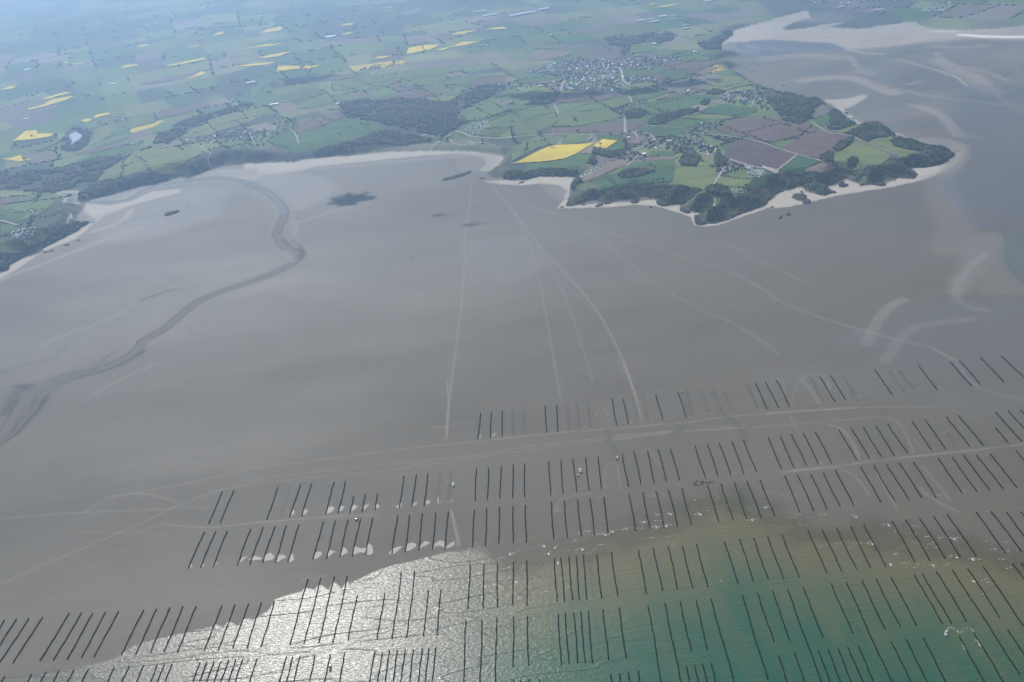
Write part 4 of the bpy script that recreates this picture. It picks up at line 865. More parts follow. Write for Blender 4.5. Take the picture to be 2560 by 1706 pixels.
def build_pools():
    mt, n, b = new_mat('pool_water'); b.inputs['Base Color'].default_value = (.19, .175, .15, 1); b.inputs['Roughness'].default_value = .56; b.inputs['Specular IOR Level'].default_value = .35
    g = n.nodes.new('ShaderNodeNewGeometry'); no = n.nodes.new('ShaderNodeTexNoise'); no.inputs['Scale'].default_value = .5; n.links.new(g.outputs['Position'], no.inputs['Vector'])
    bp = n.nodes.new('ShaderNodeBump'); bp.inputs['Distance'].default_value = .12; n.links.new(no.outputs[0], bp.inputs['Height']); n.links.new(bp.outputs[0], b.inputs['Normal'])
    T = '''B 60,462 75,420 110,382 140,380 168,412 155,437 100,448;B 175,460 185,425 200,398 250,393 278,425 240,435 210,458;B 290,457 315,375 345,395 352,440 320,461;B -70,440 -10,405 60,425 40,440 -20,445;B 525,433 540,392 570,365 602,368 606,395 560,430;B 645,425 668,340 690,355 730,368 690,395 670,415;
B 767,412 795,322 830,340 850,368 800,398;B 878,375 915,313 960,335 1010,335 1035,290 1065,310 1074,350 1068,385 1035,401 1000,375 960,370 885,398;B 1218,385 1260,335 1340,315 1335,330 1290,370 1260,390;B 1370,365 1390,300 1440,278 1475,295 1465,325 1420,352;B 1505,335 1520,300 1560,268 1600,290 1550,315;B 1620,325 1640,290 1690,262 1730,270 1730,325 1690,310;B 1735,335 1780,290 1820,268 1832,300 1790,325;
E 1200,1245 1212,1200 1225,1188 1245,1215 1220,1238;E 1300,1245 1315,1200 1335,1190 1360,1200 1345,1225 1320,1240;E 1520,1230 1535,1175 1575,1158 1602,1180 1580,1212 1545,1228;E 1640,1210 1655,1163 1700,1165 1670,1198;E 1750,1205 1760,1170 1778,1145 1820,1165 1785,1190;E 1867,1200 1880,1150 1922,1142 1900,1170;E 1960,1165 1985,1130 2020,1165 1990,1182;E 2148,1165 2190,1150 2228,1122 2215,1165 2190,1178;
E 2310,1160 2330,1130 2370,1120 2340,1150;F 85,1140 100,1105 130,1100 120,1135;F 195,1135 205,1070 215,1090 212,1135;F 310,1115 330,1102 345,1108 330,1118;F 580,540 585,505 608,515;F 695,530 715,490 735,492 715,520;E 985,1268 992,1250 1000,1262;E 550,1300 570,1280 575,1295;A 1735,518 1760,480 1775,500;A 1845,510 1870,470 1880,495;A 1960,500 1985,460 2000,470;A 2190,475 2230,420 2280,405 2230,450'''
    for t in T.replace('\n', '').split(';'):
        q = rag(np.vstack([(f := flat(t)), f[:1]]), 1.6, 2.5, 6)[:-1]
        o = mesh_obj('tidal_pool', [(x, y, .12) for x, y in q], [tuple(range(len(q)))], mt)
        tag(o, kind='structure')

# ------------------------------------------------------------------ mussel post rows
ORD = ['first', 'second', 'third', 'fourth', 'fifth', 'sixth', 'seventh', 'eighth', 'ninth', 'tenth', 'eleventh', 'twelfth', 'thirteenth']
MUSSEL = simple('mussel_clad_wood', (0.009, 0.008, 0.008), .85, .5, 1.2, .15)
BAREWOOD = simple('bare_wet_wood', (0.045, 0.042, 0.038), .85, .3, 1.0, .15)
HEX = [(math.cos(2*PI*i/6), math.sin(2*PI*i/6)) for i in range(6)]
def post_row(A, B, thin, wet):
    A, B = np.array(A), np.array(B); d = B-A; L = np.hypot(*d); d /= L; nrm = np.array([-d[1], d[0]])
    V, F = [], []; bare = []
    sp = 3.0 if thin else 1.15
    n = int(L/sp); ph = random.random()*6; gap = random.uniform(.0, .05)
    for i in range(n+1):
        t = i*sp
        small = .5 if random.random() < gap*3 else 1.0
        if thin and random.random() < 0.15: continue
        wob = .55*math.sin(t*.045+ph)+.25*math.sin(t*.17+ph*2)
        for side in ((-1, 1) if thin and i % 2 else (0,)):
            c = A+d*(t+random.uniform(-.2, .2))+nrm*(wob+side*(2.3 if thin else 0)+random.uniform(-.22, .22))
            r = .3 if thin else random.uniform(.85, 1.15)*(1+.22*math.sin(t*.31+ph*3)*math.sin(t*.083+ph))*small
            if thin: bare.append((c[0], c[1])); continue
            h = random.uniform(1.7, 2.5)*(.6+.4*small)
            b = len(V)
            for z, k in ((-.6, .8), (h*.5, 1.0), (h, .55)): V += [(c[0]+x*r*k, c[1]+y*r*k, z) for x, y in HEX]
            for q in (0, 6): F += [(b+q+j, b+q+(j+1) % 6, b+q+6+(j+1) % 6, b+q+6+j) for j in range(6)]
            F.append(tuple(b+12+j for j in range(6)))
    if not thin: return mesh_obj('mussel_post_row', V, F, MUSSEL)
    e = empty('mussel_post_row', (A[0], A[1], 0))
    for x, y in bare[:100]:
        if not POST: POST.append(MB().cyl((0, 0, -.6), (0, 0, 1.5), .34, .24, 6).make('post', BAREWOOD, e)); p = POST[0]
        else: p = POST[0].copy(); COL.objects.link(p); p.parent = e
        p.location = (x-A[0], y-A[1], 0); k = random.uniform(.75, 1.15); p.scale = (1, 1, k)
    return e
POST = []
VPD = np.array([math.sin(math.radians(2.6)), math.cos(math.radians(2.6))])
for bn, txt in BANDS:
    short = bn.replace('the ', '')
    for bi, blk in enumerate(txt.replace('\n', ' ').split(';')):
        for ri, w in enumerate(blk.split()):
            thin = w.endswith('t'); v = [float(k) for k in w[1:].rstrip('t').split(',')]
            A = ground(*src(w[0], [v[:2]])[0].reshape(2, 1), 1.0)[0] if False else ground([src(w[0], [v[:2]])[0][0]], [src(w[0], [v[:2]])[0][1]], 1.0)[0]
            if len(v) == 4: q = src(w[0], [v[2:]])[0]; B = ground([q[0]], [q[1]], 1.0)[0]
            else: B = A-VPD*103
            o = post_row(A, B, thin, False)
            tag(o, '%s %s mussel post row of %s block from left, %s' % (ORD[ri], 'faint bare' if thin else 'dark', ORD[bi], short), 'post row', 'mussel post rows on the tidal flat')

# ------------------------------------------------------------------ rocks on the sand
ROCKM = simple('dark_rock', (0.055, 0.048, 0.045), .9, .5, .15, .2)
WEEDM = simple('weedy_rock', (0.042, 0.048, 0.028), .9, .5, .12, .2)
def ico(sub=1):
    t = (1+5**.5)/2; v = [(-1, t, 0), (1, t, 0), (-1, -t, 0), (1, -t, 0), (0, -1, t), (0, 1, t), (0, -1, -t), (0, 1, -t), (t, 0, -1), (t, 0, 1), (-t, 0, -1), (-t, 0, 1)]
    f = [(0, 11, 5), (0, 5, 1), (0, 1, 7), (0, 7, 10), (0, 10, 11), (1, 5, 9), (5, 11, 4), (11, 10, 2), (10, 7, 6), (7, 1, 8), (3, 9, 4), (3, 4, 2), (3, 2, 6), (3, 6, 8), (3, 8, 9), (4, 9, 5), (2, 4, 11), (6, 2, 10), (8, 6, 7), (9, 8, 1)]
    v = [np.array(a)/np.linalg.norm(a) for a in v]
    for _ in range(sub):
        cache = {}; nf = []
        def mid(a, b):
            k = (min(a, b), max(a, b))
            if k not in cache: p = v[a]+v[b]; v.append(p/np.linalg.norm(p)); cache[k] = len(v)-1
            return cache[k]
        for a, b, c in f: x, y, z = mid(a, b), mid(b, c), mid(c, a); nf += [(a, x, z), (b, y, x), (c, z, y), (x, y, z)]
        f = nf
    return np.array(v), np.array(f)
ICO0, ICO1, ICO2 = ico(0), ico(1), ico(2)
def lumps(pts, rx, rz, base, jag=.3, sink=.35, elong=1.0, ang=0.0):
    """many lumpy bodies in one array: pts (n,2|3)"""
    v0, f0 = base; n = len(pts); k = len(v0)
    S = np.ones((n, k, 1))+RNG.uniform(-jag, jag, (n, k, 1))
    V = v0[None]*S
    sx = (rx*RNG.uniform(.7, 1.3, n)); sz = (rz*RNG.uniform(.75, 1.25, n))
    a = ang+RNG.uniform(-.4, .4, n)
    X, Y = V[:, :, 0]*sx[:, None]*elong, V[:, :, 1]*sx[:, None]
    ca, sa = np.cos(a)[:, None], np.sin(a)[:, None]
    W = np.stack([X*ca-Y*sa+pts[:, 0:1], X*sa+Y*ca+pts[:, 1:2], V[:, :, 2]*sz[:, None]+(sz*(1-sink))[:, None]+pts[:, 2:3]], -1)
    return W.reshape(-1, 3), (f0[None]+np.arange(n)[:, None, None]*k).reshape(-1, 3)
ROCKS = [ # outline, spacing, size, height, label
 ('W 1715,92 1730,70 1780,62 1860,35 1930,15 1975,3 1960,25 1900,50 1830,70 1770,85', 5, 4, 3, 'long dark reef of rocks slanting across the sand of the bay'),
 ('W 2050,72 2070,64 2098,66 2085,76', 4, 3, 2, 'small dark rock by the headland where the tracks begin'),
 ('V 1512,415 1530,395 1580,378 1640,372 1630,385 1590,400 1545,412', 5, 5, 6, 'dark rocky islet on the left sands'),
 ('V 1725,322 1732,318 1742,324', 3, 2, 1.5, 'tiny rock beyond the left islet'),
 ('V 455,745 465,730 485,725 480,740', 3, 3, 2, 'dark rock off the left wooded point'),
 ('V 588,688 605,678 635,676 630,688 605,692', 4, 3, 2, 'flat dark rock on the left beach'),
 ('V 690,652 715,635 740,628 730,642', 4, 2.5, 1.5, 'thin dark rock on the left beach, farthest from the trees'),
 ('V 530,695 545,690 552,696', 3, 2, 1.2, 'tiny dark rock on the left beach'),
 ('V 395,750 415,740 440,748 420,756', 3, 3, 2, 'rock at the foot of the left wooded slope'),
 ('Y 225,715 250,682 310,678 345,700 340,728 300,742 260,730', 5, 5, 3, 'large brown reef on the pale beach east of the cliff'),
 ('Y 318,762 335,735 370,728 390,748 385,768 345,775', 4, 4.5, 3, 'round brown reef beside the large one on the pale beach'),
 ('Y 290,665 310,650 325,655 318,675', 4, 3, 2, 'small brown rock above the large beach reef'),
 ('Y 165,878 175,850 195,852 210,878 190,882', 4, 3, 2, 'dark rock out on the grey flat, right one of the pair'),
 ('Y 98,912 110,885 135,872 130,895 118,915', 4, 3, 2, 'dark rock out on the grey flat, left one of the pair'),
 ('Y 10,812 25,795 55,792 45,810', 4, 2.5, 1.2, 'weedy rock on the beach near the pair'),
 ('Y 450,680 480,640 530,635 580,655 620,668 560,672 540,695 490,690', 5, 5, 4, 'brown rocks jutting from the cliff between two pale beaches'),
 ('Y 645,600 665,562 700,575 728,605 700,620 665,615', 5, 5, 4, 'dark rock block between the two small coves'),
 ('Y 850,600 880,570 960,570 1040,565 1080,600 1050,612 1000,600 930,592', 5, 5, 4, 'long brown rock shelf below the eastern cliff'),
 ('Y 1200,530 1250,495 1330,475 1368,503 1330,540 1300,530', 5, 5, 5, 'brown crag at the seaward end of the eastern cliff'),
 ('Y 1150,558 1165,552 1180,558', 3, 2.5, 1.5, 'small rock on the eastern beach'),
 ('X 640,782 655,772 670,775 662,785', 4, 3, 2, 'small dark rock on the first cliff beach'),
 ('X 765,800 790,775 830,765 825,785 790,798', 4, 4, 3, 'dark rock spreading over the first cliff beach'),
 ('X 855,775 865,745 905,745 910,765', 4, 4, 4, 'dark stack at the cliff foot'),
 ('X 1090,758 1120,730 1160,735 1155,762 1110,765', 5, 5, 6, 'brown rocky knob below the cliff gully'),
 ('X 1262,808 1270,790 1285,800 1278,810', 3, 3, 2.5, 'lone dark rock off the cliff beach'),
 ('X 1335,750 1400,735 1420,790 1380,792 1345,775', 5, 5, 6, 'brown crag left of the wooded gully'),
 ('X 1545,830 1570,805 1600,825 1640,850 1600,862', 5, 4, 4, 'line of dark rocks below the cliff corner'),
 ('X 1680,905 1700,880 1760,870 1800,900 1790,940 1740,965 1695,955', 5, 6, 6, 'big brown rock platform at the southern tip'),
 ('X 1780,940 1890,925 2000,895 2050,880 2040,900 1900,945 1800,958', 6, 4.5, 3, 'rocky ledge along the foot of the southern cliff'),
 ('X 440,808 455,792 475,795 460,808', 4, 3, 2, 'dark rock at the tip of the cove headland'),
 ('X 60,585 80,568 110,565 105,580', 3, 3, 2, 'dark rock on the sand of the first cove'),
 ('X 500,790 520,740 560,720 600,770 560,790', 5, 4, 4, 'rocks round the cove headland'),
 ('Y 2100,905 2100,905 2105,906', 9, 1, 1, ''),
 ('U 120,790 140,780 172,777 150,788', 5, 4, 2, 'long dark rock off the north shore'),
 ('U 240,872 262,866 275,870', 4, 3, 2, 'small rock at the north shore beach'),
 ('U 690,1022 720,1035 740,1055 720,1050', 5, 4, 3, 'rocks under the north cliffs'),
 ('U 760,1088 805,1090 790,1097', 4, 3, 2, 'dark flat rock off the north cliffs'),
 ('T 2180,660 2200,654 2215,657 2195,664', 5, 4, 2, 'dark rock out on the far estuary sand'),
 ('Z 940,594 944,592 947,595', 3, 1.5, 1, 'tiny dark speck of rock in the middle of the flat'),
]
for txt, sp, r, h, lab in ROCKS:
    if not lab: continue
    q = flat(txt, .3); lo, hi = q.min(0), q.max(0)
    g = np.stack(np.meshgrid(np.arange(lo[0], hi[0]+sp, sp*.8), np.arange(lo[1], hi[1]+sp, sp*.9)), -1).reshape(-1, 2)
    g = g+RNG.uniform(-.4, .4, g.shape)*sp; g = g[inside(g, q)]; g = g[RNG.random(len(g)) < .8]
    if len(g) < 2: g = q[:2]
    V, F = lumps(np.column_stack([g, np.zeros(len(g))]), r*.75, h*.6, ICO1, .35, .55, 1.3)
    o = np_mesh('rock', V, F, WEEDM if 'weed' in lab or 'islet' in lab else ROCKM); tag(o, lab, 'rock', 'rocks along the shore')
# heap of weed and old rope by the third band
g = flat('G 835,1140 870,1105 930,1110 990,1120 1040,1110 1045,1130 980,1140 900,1165 860,1160'); lo, hi = g.min(0), g.max(0)
p = RNG.uniform(lo, hi, (110, 2)); p = p[inside(p, g)]
V, F = lumps(np.column_stack([p, np.zeros(len(p))]), 1.3, .35, ICO0, .4); o = np_mesh('seaweed', V, F, WEEDM); tag(o, kind='stuff')

# ------------------------------------------------------------------ woods
CROWN = simple('foliage', (0.036, 0.054, 0.018), .9, .5, .06, .1)
CROWN_DARK = simple('pine_foliage', (0.015, 0.027, 0.013), .9, .4, .08, .1)
CROWN_BROWN = simple('bare_branch_foliage', (0.11, 0.095, 0.066), .9, .4, .05, .1)
CROWN_FRESH = simple('fresh_foliage', (0.065, 0.095, 0.026), .9, .4, .05, .1)
DRYSCRUB = simple('dry_bracken', (0.115, 0.095, 0.055), .9, .4, .05, .1)
SCRUB = simple('gorse_scrub', (0.030, 0.036, 0.016), .9, .6, .05, .1)
def scatter(q, sp, prob=1.0):
    lo, hi = q.min(0), q.max(0)
    g = np.stack(np.meshgrid(np.arange(lo[0], hi[0]+sp, sp), np.arange(lo[1], hi[1]+sp, sp)), -1).reshape(-1, 2)
    g = g+RNG.uniform(-.45, .45, g.shape)*sp; g = g[inside(g, q)]
    return g[RNG.random(len(g)) < prob] if prob < 1 else g
LAKE = LAKE+(LAKE-LAKE.mean(0))*.35+np.array([0, -18])
for i, (txt, lab) in enumerate(WOODS):
    q = WP[i]; D = math.hypot(*q.mean(0)); scrubby = 'scrub' in lab
    sp = (6.0 if scrubby else max(7.5, D/420)); g = scatter(q, sp)
    if scrubby: g = g[fbm(g[:, 0]/28, g[:, 1]/28, 3) > .40]
    if i in (4, 24, 25, 26): g = g[fbm(g[:, 0]/45, g[:, 1]/45, 3) > .44]
    if i in (0, 1, 2, 5):
        ed = seg_dist(g, q, 60, True); g = g[ed > 55*np.clip(fbm(g[:, 0]/55+8, g[:, 1]/55, 3)-.38, 0, 1)*2.2]
        g = g[fbm(g[:, 0]/60+2, g[:, 1]/60, 3) > .33]
    if i in (4, 5): g = g[~inside(g, LAKE)]
    z, ins, dd = terrain(g, True); g = g[ins & (dd > 6)]; z = z[ins & (dd > 6)]
    if len(g) == 0: continue
    r = sp*.62; rz = 2.2 if scrubby else 6.0
    if scrubby: rz = 1.2+2.8*fbm(g[:, 0]/50, g[:, 1]/50, 2); 
    V, F = lumps(np.column_stack([g, z-.5]), r, rz, ICO1 if D < 3600 and not scrubby else ICO0, .28, .3)
    mt = SCRUB if scrubby else CROWN_DARK if ('dark' in lab or 'copse' in lab) else CROWN
    o = np_mesh('scrub' if scrubby else 'woodland', V, F, mt); tag(o, kind='stuff')
    # crowns of several kinds: leafless brown ones, fresh green ones
    o.data.materials.append(CROWN_BROWN if not scrubby else DRYSCRUB); o.data.materials.append(CROWN_FRESH)
    k = len(ICO1[1]) if D < 3600 and not scrubby else len(ICO0[1])
    a1 = fbm(g[:, 0]/70, g[:, 1]/70, 3)+RNG.normal(0, .09, len(g)); b1 = .44 if i in (0, 4, 25) else .5 if i == 1 else .60 if not scrubby else .55
    pick = np.where(a1 > b1, 1, np.where(a1 < (.40 if i < 20 else .38), 2, 0))
    o.data.polygons.foreach_set('material_index', np.repeat(pick, k).astype(np.int32))
# hedgerows of the open country, and round the fields
w = (EDGE < 5+lf/2500) & (fbm(LP[:, 0]/230, LP[:, 1]/230, 2) > .52) & (lf < 9500) & (pl_ > 6) & (cd > 60)
idx = np.nonzero(w)[0]; idx = RNG.choice(idx, min(len(idx), 7500), replace=False)
g = LP[idx]+RNG.uniform(-3, 3, (len(idx), 2)); s = np.clip(2.0+lf[idx]/1900, 2, 6)
V, F = lumps(np.column_stack([g, terrain(g)-.5]), s, s*.8, ICO0, .3, .3); o = np_mesh('hedgerow', V, F, CROWN_DARK); tag(o, kind='stuff')
hp = []
for kind, txt in FIELDS.items():
    for t in txt.replace('\n', '').split(';'):
        if len(t.split()) < 4: continue
        q = tpoly(t.strip()); D = math.hypot(*q.mean(0))
        if D > 6500: continue
        for a, b in zip(q, np.roll(q, -1, 0)):
            L = np.hypot(*(b-a)); ph = random.random()
            if ph < .6: continue
            for k in range(int(L/5.5)):
                c = a+(b-a)*(k+random.random())*5.5/L
                if fbm(np.array([c[0]/45+7]), np.array([c[1]/45]), 2)[0] > .46: hp.append(c)
hp = np.array(hp); hz, hi_, hd = terrain(hp, True); ok = hi_ & (hd > 40); hp, hz = hp[ok], hz[ok]
V, F = lumps(np.column_stack([hp, hz-.3]), 3.1, 2.4, ICO0, .35, .3); o = np_mesh('hedgerow', V, F, CROWN_DARK); tag(o, kind='stuff')

# ------------------------------------------------------------------ trees standing by themselves
TRUNK = simple('bark', (0.08, 0.065, 0.05), .9, .3, 1)
def make_tree(name, mat, r, h, seed):
    e = empty(name, (0, 0, 0)); rr = np.random.default_rng(seed)
    m_ = MB().cyl((0, 0, -1), (0, 0, h*.55), .42, .2, 7)
    for k in range(3): a = k*2.1+seed; m_.cyl((0, 0, h*.35), (math.cos(a)*r*.6, math.sin(a)*r*.6, h*.7), .18, .07, 5)
    m_.make('trunk', TRUNK, e)
    n = 26; pp = rr.normal(0, 1, (n, 3)); pp /= np.linalg.norm(pp, axis=1)[:, None]; pp *= rr.uniform(.35, .85, (n, 1))
    pts = np.column_stack([pp[:, 0]*r, pp[:, 1]*r, h*.62+pp[:, 2]*h*.33])
    V, F = lumps(pts, r*.36, r*.30, ICO1, .38, 1.0)
    np_mesh('crown', V, F, mat, e)
    return e
def copy_tree(o, loc, rz, s=1.0):
    c = o.copy(); COL.objects.link(c); c.location = loc; c.rotation_euler = (0, 0, rz); c.scale = (s, s, s)
    for ch in o.children:
        d = ch.copy(); COL.objects.link(d); d.parent = c
    return c
PROTO = [make_tree('broadleaf_tree', CROWN, 4.2, 9, 1), make_tree('broadleaf_tree', CROWN, 5.2, 10, 2), make_tree('pine_tree', CROWN_DARK, 3.6, 11, 3), make_tree('pine_tree', CROWN_DARK, 4.6, 9, 4)]
used = [False]*4
def put_tree(x, y, k, s, lab, grp):
    z = terrain(np.array([[x, y]]))[0]
    if used[k]: o = copy_tree(PROTO[k], (x, y, z), random.random()*6, s)
    else: o = PROTO[k]; used[k] = True; o.location = (x, y, z); o.scale = (s, s, s)
    tag(o, lab, 'tree', grp); return o
TREE_SPOTS = [
 ('X 1150,240 1310,160 1500,165 1640,100 1740,30 1900,20 1870,90 1720,140 1760,200 1900,290 1890,330 1700,330 1500,300 1400,260 1240,270', 60, 'dark garden tree among the houses of the headland village', 'garden trees of the headland village'),
 ('T 1900,900 2000,835 2200,830 2350,850 2350,1020 2230,990 2050,960 1930,940', 50, 'dark garden tree in the northern shore village', 'garden trees of the northern village'),
 ('X 1870,490 1960,400 2100,400 2330,485 2260,540 1950,510', 26, 'tree among the plots of the clifftop camp', 'trees of the clifftop camp'),
 ('X 870,330 1060,250 1180,290 1120,370 980,390', 22, 'dark tree round the farm above the tan field', 'trees round the farm'),
 ('S 1350,1060 1450,1050 1480,1110 1430,1130', 10, 'tree round the house in the big wood', 'trees round the house in the wood'),
 ('T 900,1000 1010,975 1040,1040 960,1060', 14, 'tree round the roadside hamlet by the plantation', 'trees of the roadside hamlet'),
 ('S 1650,1290 1800,1260 1850,1290 1750,1310', 12, 'bushy tree on the dunes behind the slipway', 'trees behind the slipway'),
 ('X 1840,150 2080,180 2060,200 1850,185', 16, 'small tree of the orchard rows in the green field', 'orchard trees'),
]
for txt, n, lab, grp in TREE_SPOTS:
    q = tpoly(txt); lo, hi = q.min(0), q.max(0); k = 0
    while k < n:
        x, y = random.uniform(lo[0], hi[0]), random.uniform(lo[1], hi[1])
        if inside(np.array([[x, y]]), q)[0]: put_tree(x, y, random.randrange(4), random.uniform(.6, 1.1), lab, grp); k += 1
for px, lab in (('X 1838,438', 'lone round tree at the corner of the clifftop pasture'), ('X 2150,615', 'lone dark bush tree at the hedge end by the clifftop camp'), ('X 1730,355', 'small tree below the village street'), ('S 175,1075', 'lone dark tree in the far pasture'), ('T 600,1210', 'lone tree on the edge of the brown field'), ('T 130,470', 'dark tree by the far barn')):
    c = tpoly(px)[0]; put_tree(c[0], c[1], 1, 1.1, lab, None)

# ------------------------------------------------------------------ houses
WALLS = [simple('white_render', (0.62, 0.59, 0.54), .85, .08), simple('stone_wall', (0.30, 0.26, 0.21), .9, .2, .5)]
ROOFS = [simple('slate', (0.085, 0.092, 0.11), .5, .25, .4, .5), simple('old_slate', (0.15, 0.15, 0.155), .6, .25, .4), simple('red_tile', (0.28, 0.13, 0.085), .8, .2, .4), simple('white_roof', (0.72, 0.72, 0.70), .5, .06)]
GLASS = simple('window_glass', (0.03, 0.035, 0.04), .15, .1, 1, .6)
def house_geo(w, l, h, rh, ov=.35):
    a = MB(); hw, hl = w/2, l/2
    a.v = [(-hw, -hl, -1.5), (hw, -hl, -1.5), (hw, hl, -1.5), (-hw, hl, -1.5), (-hw, -hl, h), (hw, -hl, h), (hw, hl, h), (-hw, hl, h), (0, -hl, h+rh-.1), (0, hl, h+rh-.1)]
    a.f = [(0, 1, 5, 8, 4), (1, 2, 6, 5), (2, 3, 7, 9, 6), (3, 0, 4, 7)]
    r = MB(); ow, ol = hw+ov, hl+ov; t = .25; dz = rh*ov/hw
    r.v = [(-ow, -ol, h-dz), (0, -ol, h+rh), (ow, -ol, h-dz), (-ow, ol, h-dz), (0, ol, h+rh), (ow, ol, h-dz)]
    r.v += [(x, y, z+t) for x, y, z in r.v]
    r.f = [(0, 1, 4, 3), (1, 2, 5, 4), (9, 10, 7, 6), (10, 11, 8, 7), (0, 3, 9, 6), (2, 8, 11, 5), (0, 6, 7, 1), (1, 7, 8, 2), (3, 4, 10, 9), (4, 5, 11, 10)]
    return a, r
def make_house(w, l, h, rh, wm, rm, chim=True):
    e = empty('house', (0, 0, 0)); a, r = house_geo(w, l, h, rh)
    a.make('wall', wm, e); ro = r.make('roof', rm, e)
    if chim: MB().box(-.5, .5, l/2-1.3, l/2-.5, h+rh-.8, h+rh+1.1).make('chimney', WALLS[1], ro)
    wn = MB()
    for s in (-1, 1):
        for k in range(-1, 2): wn.box(s*w/2-(.05 if s > 0 else .03), s*w/2+(.03 if s > 0 else .05), k*l/3.4-.6, k*l/3.4+.6, 1.1, 2.3)
    wn.make('window', GLASS, e)
    return e
HP = [make_house(7.5, 12, 4.6, 3.3, WALLS[0], ROOFS[0]), make_house(7, 9.5, 3.2, 3.0, WALLS[0], ROOFS[1]), make_house(6.5, 15, 4.2, 3.0, WALLS[1], ROOFS[0]),
      make_house(8, 10, 5.2, 3.2, WALLS[0], ROOFS[0]), make_house(7, 10, 3, 2.4, WALLS[0], ROOFS[2]), make_house(6, 8, 2.8, 1.2, WALLS[0], ROOFS[3], False)]
hused = [False]*len(HP)
def copy_deep(o, parent=None):
    c = o.copy(); COL.objects.link(c)
    if parent: c.parent = parent
    for ch in o.children: copy_deep(ch, c)
    return c
def spots(q, sp, nmax):
    out = []; lo, hi = q.min(0), q.max(0); tries = 0
    while len(out) < nmax and tries < nmax*40:
        tries += 1; x, y = random.uniform(lo[0], hi[0]), random.uniform(lo[1], hi[1])
        if not inside(np.array([[x, y]]), q)[0]: continue
        if any((x-a)**2+(y-b)**2 < sp*sp for a, b in out): continue
        out.append((x, y))
    return out
VILLAGES = [
 ('X 1150,240 1310,160 1500,165 1640,100 1740,30 1900,20 1870,90 1720,140 1760,200 1900,290 1890,330 1700,330 1500,300 1400,260 1240,270', 110, 15, 'slate roofed house in the headland village', 'houses of the headland village'),
 ('X 900,330 1060,250 1180,290 1120,360 980,380', 10, 20, 'house of the farm above the tan field', 'farm houses above the tan field'),
 ('X 1870,480 1960,400 2080,400 2100,450 2000,500', 14, 15, 'house by the lane to the clifftop camp', 'houses by the clifftop lane'),
 ('T 1900,900 2000,835 2200,830 2350,850 2350,1020 2230,990 2050,960 1930,940', 60, 18, 'house among trees in the northern shore village', 'houses of the northern village'),
 ('T 880,1235 1060,1205 1250,1225 1240,1262 1100,1240 900,1262', 10, 18, 'roadside house above the yellow fields', 'roadside houses above the yellow fields'),
 ('T 1080,960 1230,930 1210,960 1050,980', 8, 18, 'house by the bend of the road to town', 'houses by the road bend'),
 ('T 910,1000 1010,985 1030,1030 960,1045', 8, 16, 'house in the hamlet left of the square plantation', 'houses of the small hamlet'),
 ('S -150,1390 0,1200 320,1080 420,1120 400,1170 200,1250 60,1340', 56, 22, 'house in the village above the dark green field', 'houses of the village above the green field'),
 ('S 1380,1055 1440,1055 1460,1090 1400,1090', 3, 20, 'pale house in the clearing of the big wood', 'houses in the big wood'),
]
base_a = .35
for txt, n, sp, lab, grp in VILLAGES:
    for x, y in spots(tpoly(txt), sp, n):
        k = random.choices(range(6), (4, 4, 3, 3, .5, 1.2))[0]
        if hused[k]: o = copy_deep(HP[k])
        else: o = HP[k]; hused[k] = True
        o.location = (x, y, terrain(np.array([[x, y]]))[0]); o.rotation_euler = (0, 0, base_a+random.choice((0, PI/2))+random.gauss(0, .18)); s_ = random.uniform(.9, 1.15); o.scale = (s_, s_, s_)
        tag(o, lab, 'house', grp)
for k in range(6):
    if not hused[k]: c = tpoly('X 1460,245')[0]; HP[k].location = (c[0]+k*18, c[1], terrain(np.array([c]))[0]); tag(HP[k], VILLAGES[0][3], 'house', VILLAGES[0][4])
# the town and the far villages: more houses than one could count
TOWN = [('T 110,660 400,580 600,530 880,560 1000,600 960,700 1000,860 700,860 480,830 440,700 150,680', 17), ('T 1000,600 1100,530 1500,510 1530,560 1350,600 1280,650 1000,640', 22), ('T 1000,700 1280,700 1300,740 1100,780', 20),
 ('T 1190,750 1500,720 1560,740 1300,770', 30), ('T 1560,830 1760,820 1780,860 1600,860', 26), ('T 60,780 500,750 500,790 80,810', 34), ('R 880,1140 950,1080 1230,1060 1200,1110 980,1150', 26), ('R 1620,1370 1700,1300 2200,1170 2340,1190 2340,1290 1830,1330', 30), ('S 850,680 1050,610 1250,570 1400,580 1000,670', 28),
 ('S 1640,180 1850,120 1950,90 2000,120 1850,190', 45), ('S 1320,780 1420,780 1400,810 1330,820', 20), ('R 1180,1330 1350,1280 1340,1300 1200,1345', 30), ('S -60,750 10,740 0,790 -50,790', 30), ('V 60,600 140,540 340,520 345,590 180,640', 26), ('V 350,540 480,500 640,480 620,510 400,560', 30),
 ('U 200,20 400,0 900,20 1000,70 900,100 600,60', 42), ('U 1380,80 1500,40 1620,10 1700,40 1600,110 1450,120', 40), ('S 1900,450 2050,400 2200,370 2150,440 1950,480', 45), ('R 2050,900 2300,850 2350,880 2100,930', 40), ('S 450,760 560,740 560,770 450,780', 26), ('T 1640,480 1720,470 1700,500', 26), ('S 2190,790 2260,780 2260,840 2190,860', 26)]
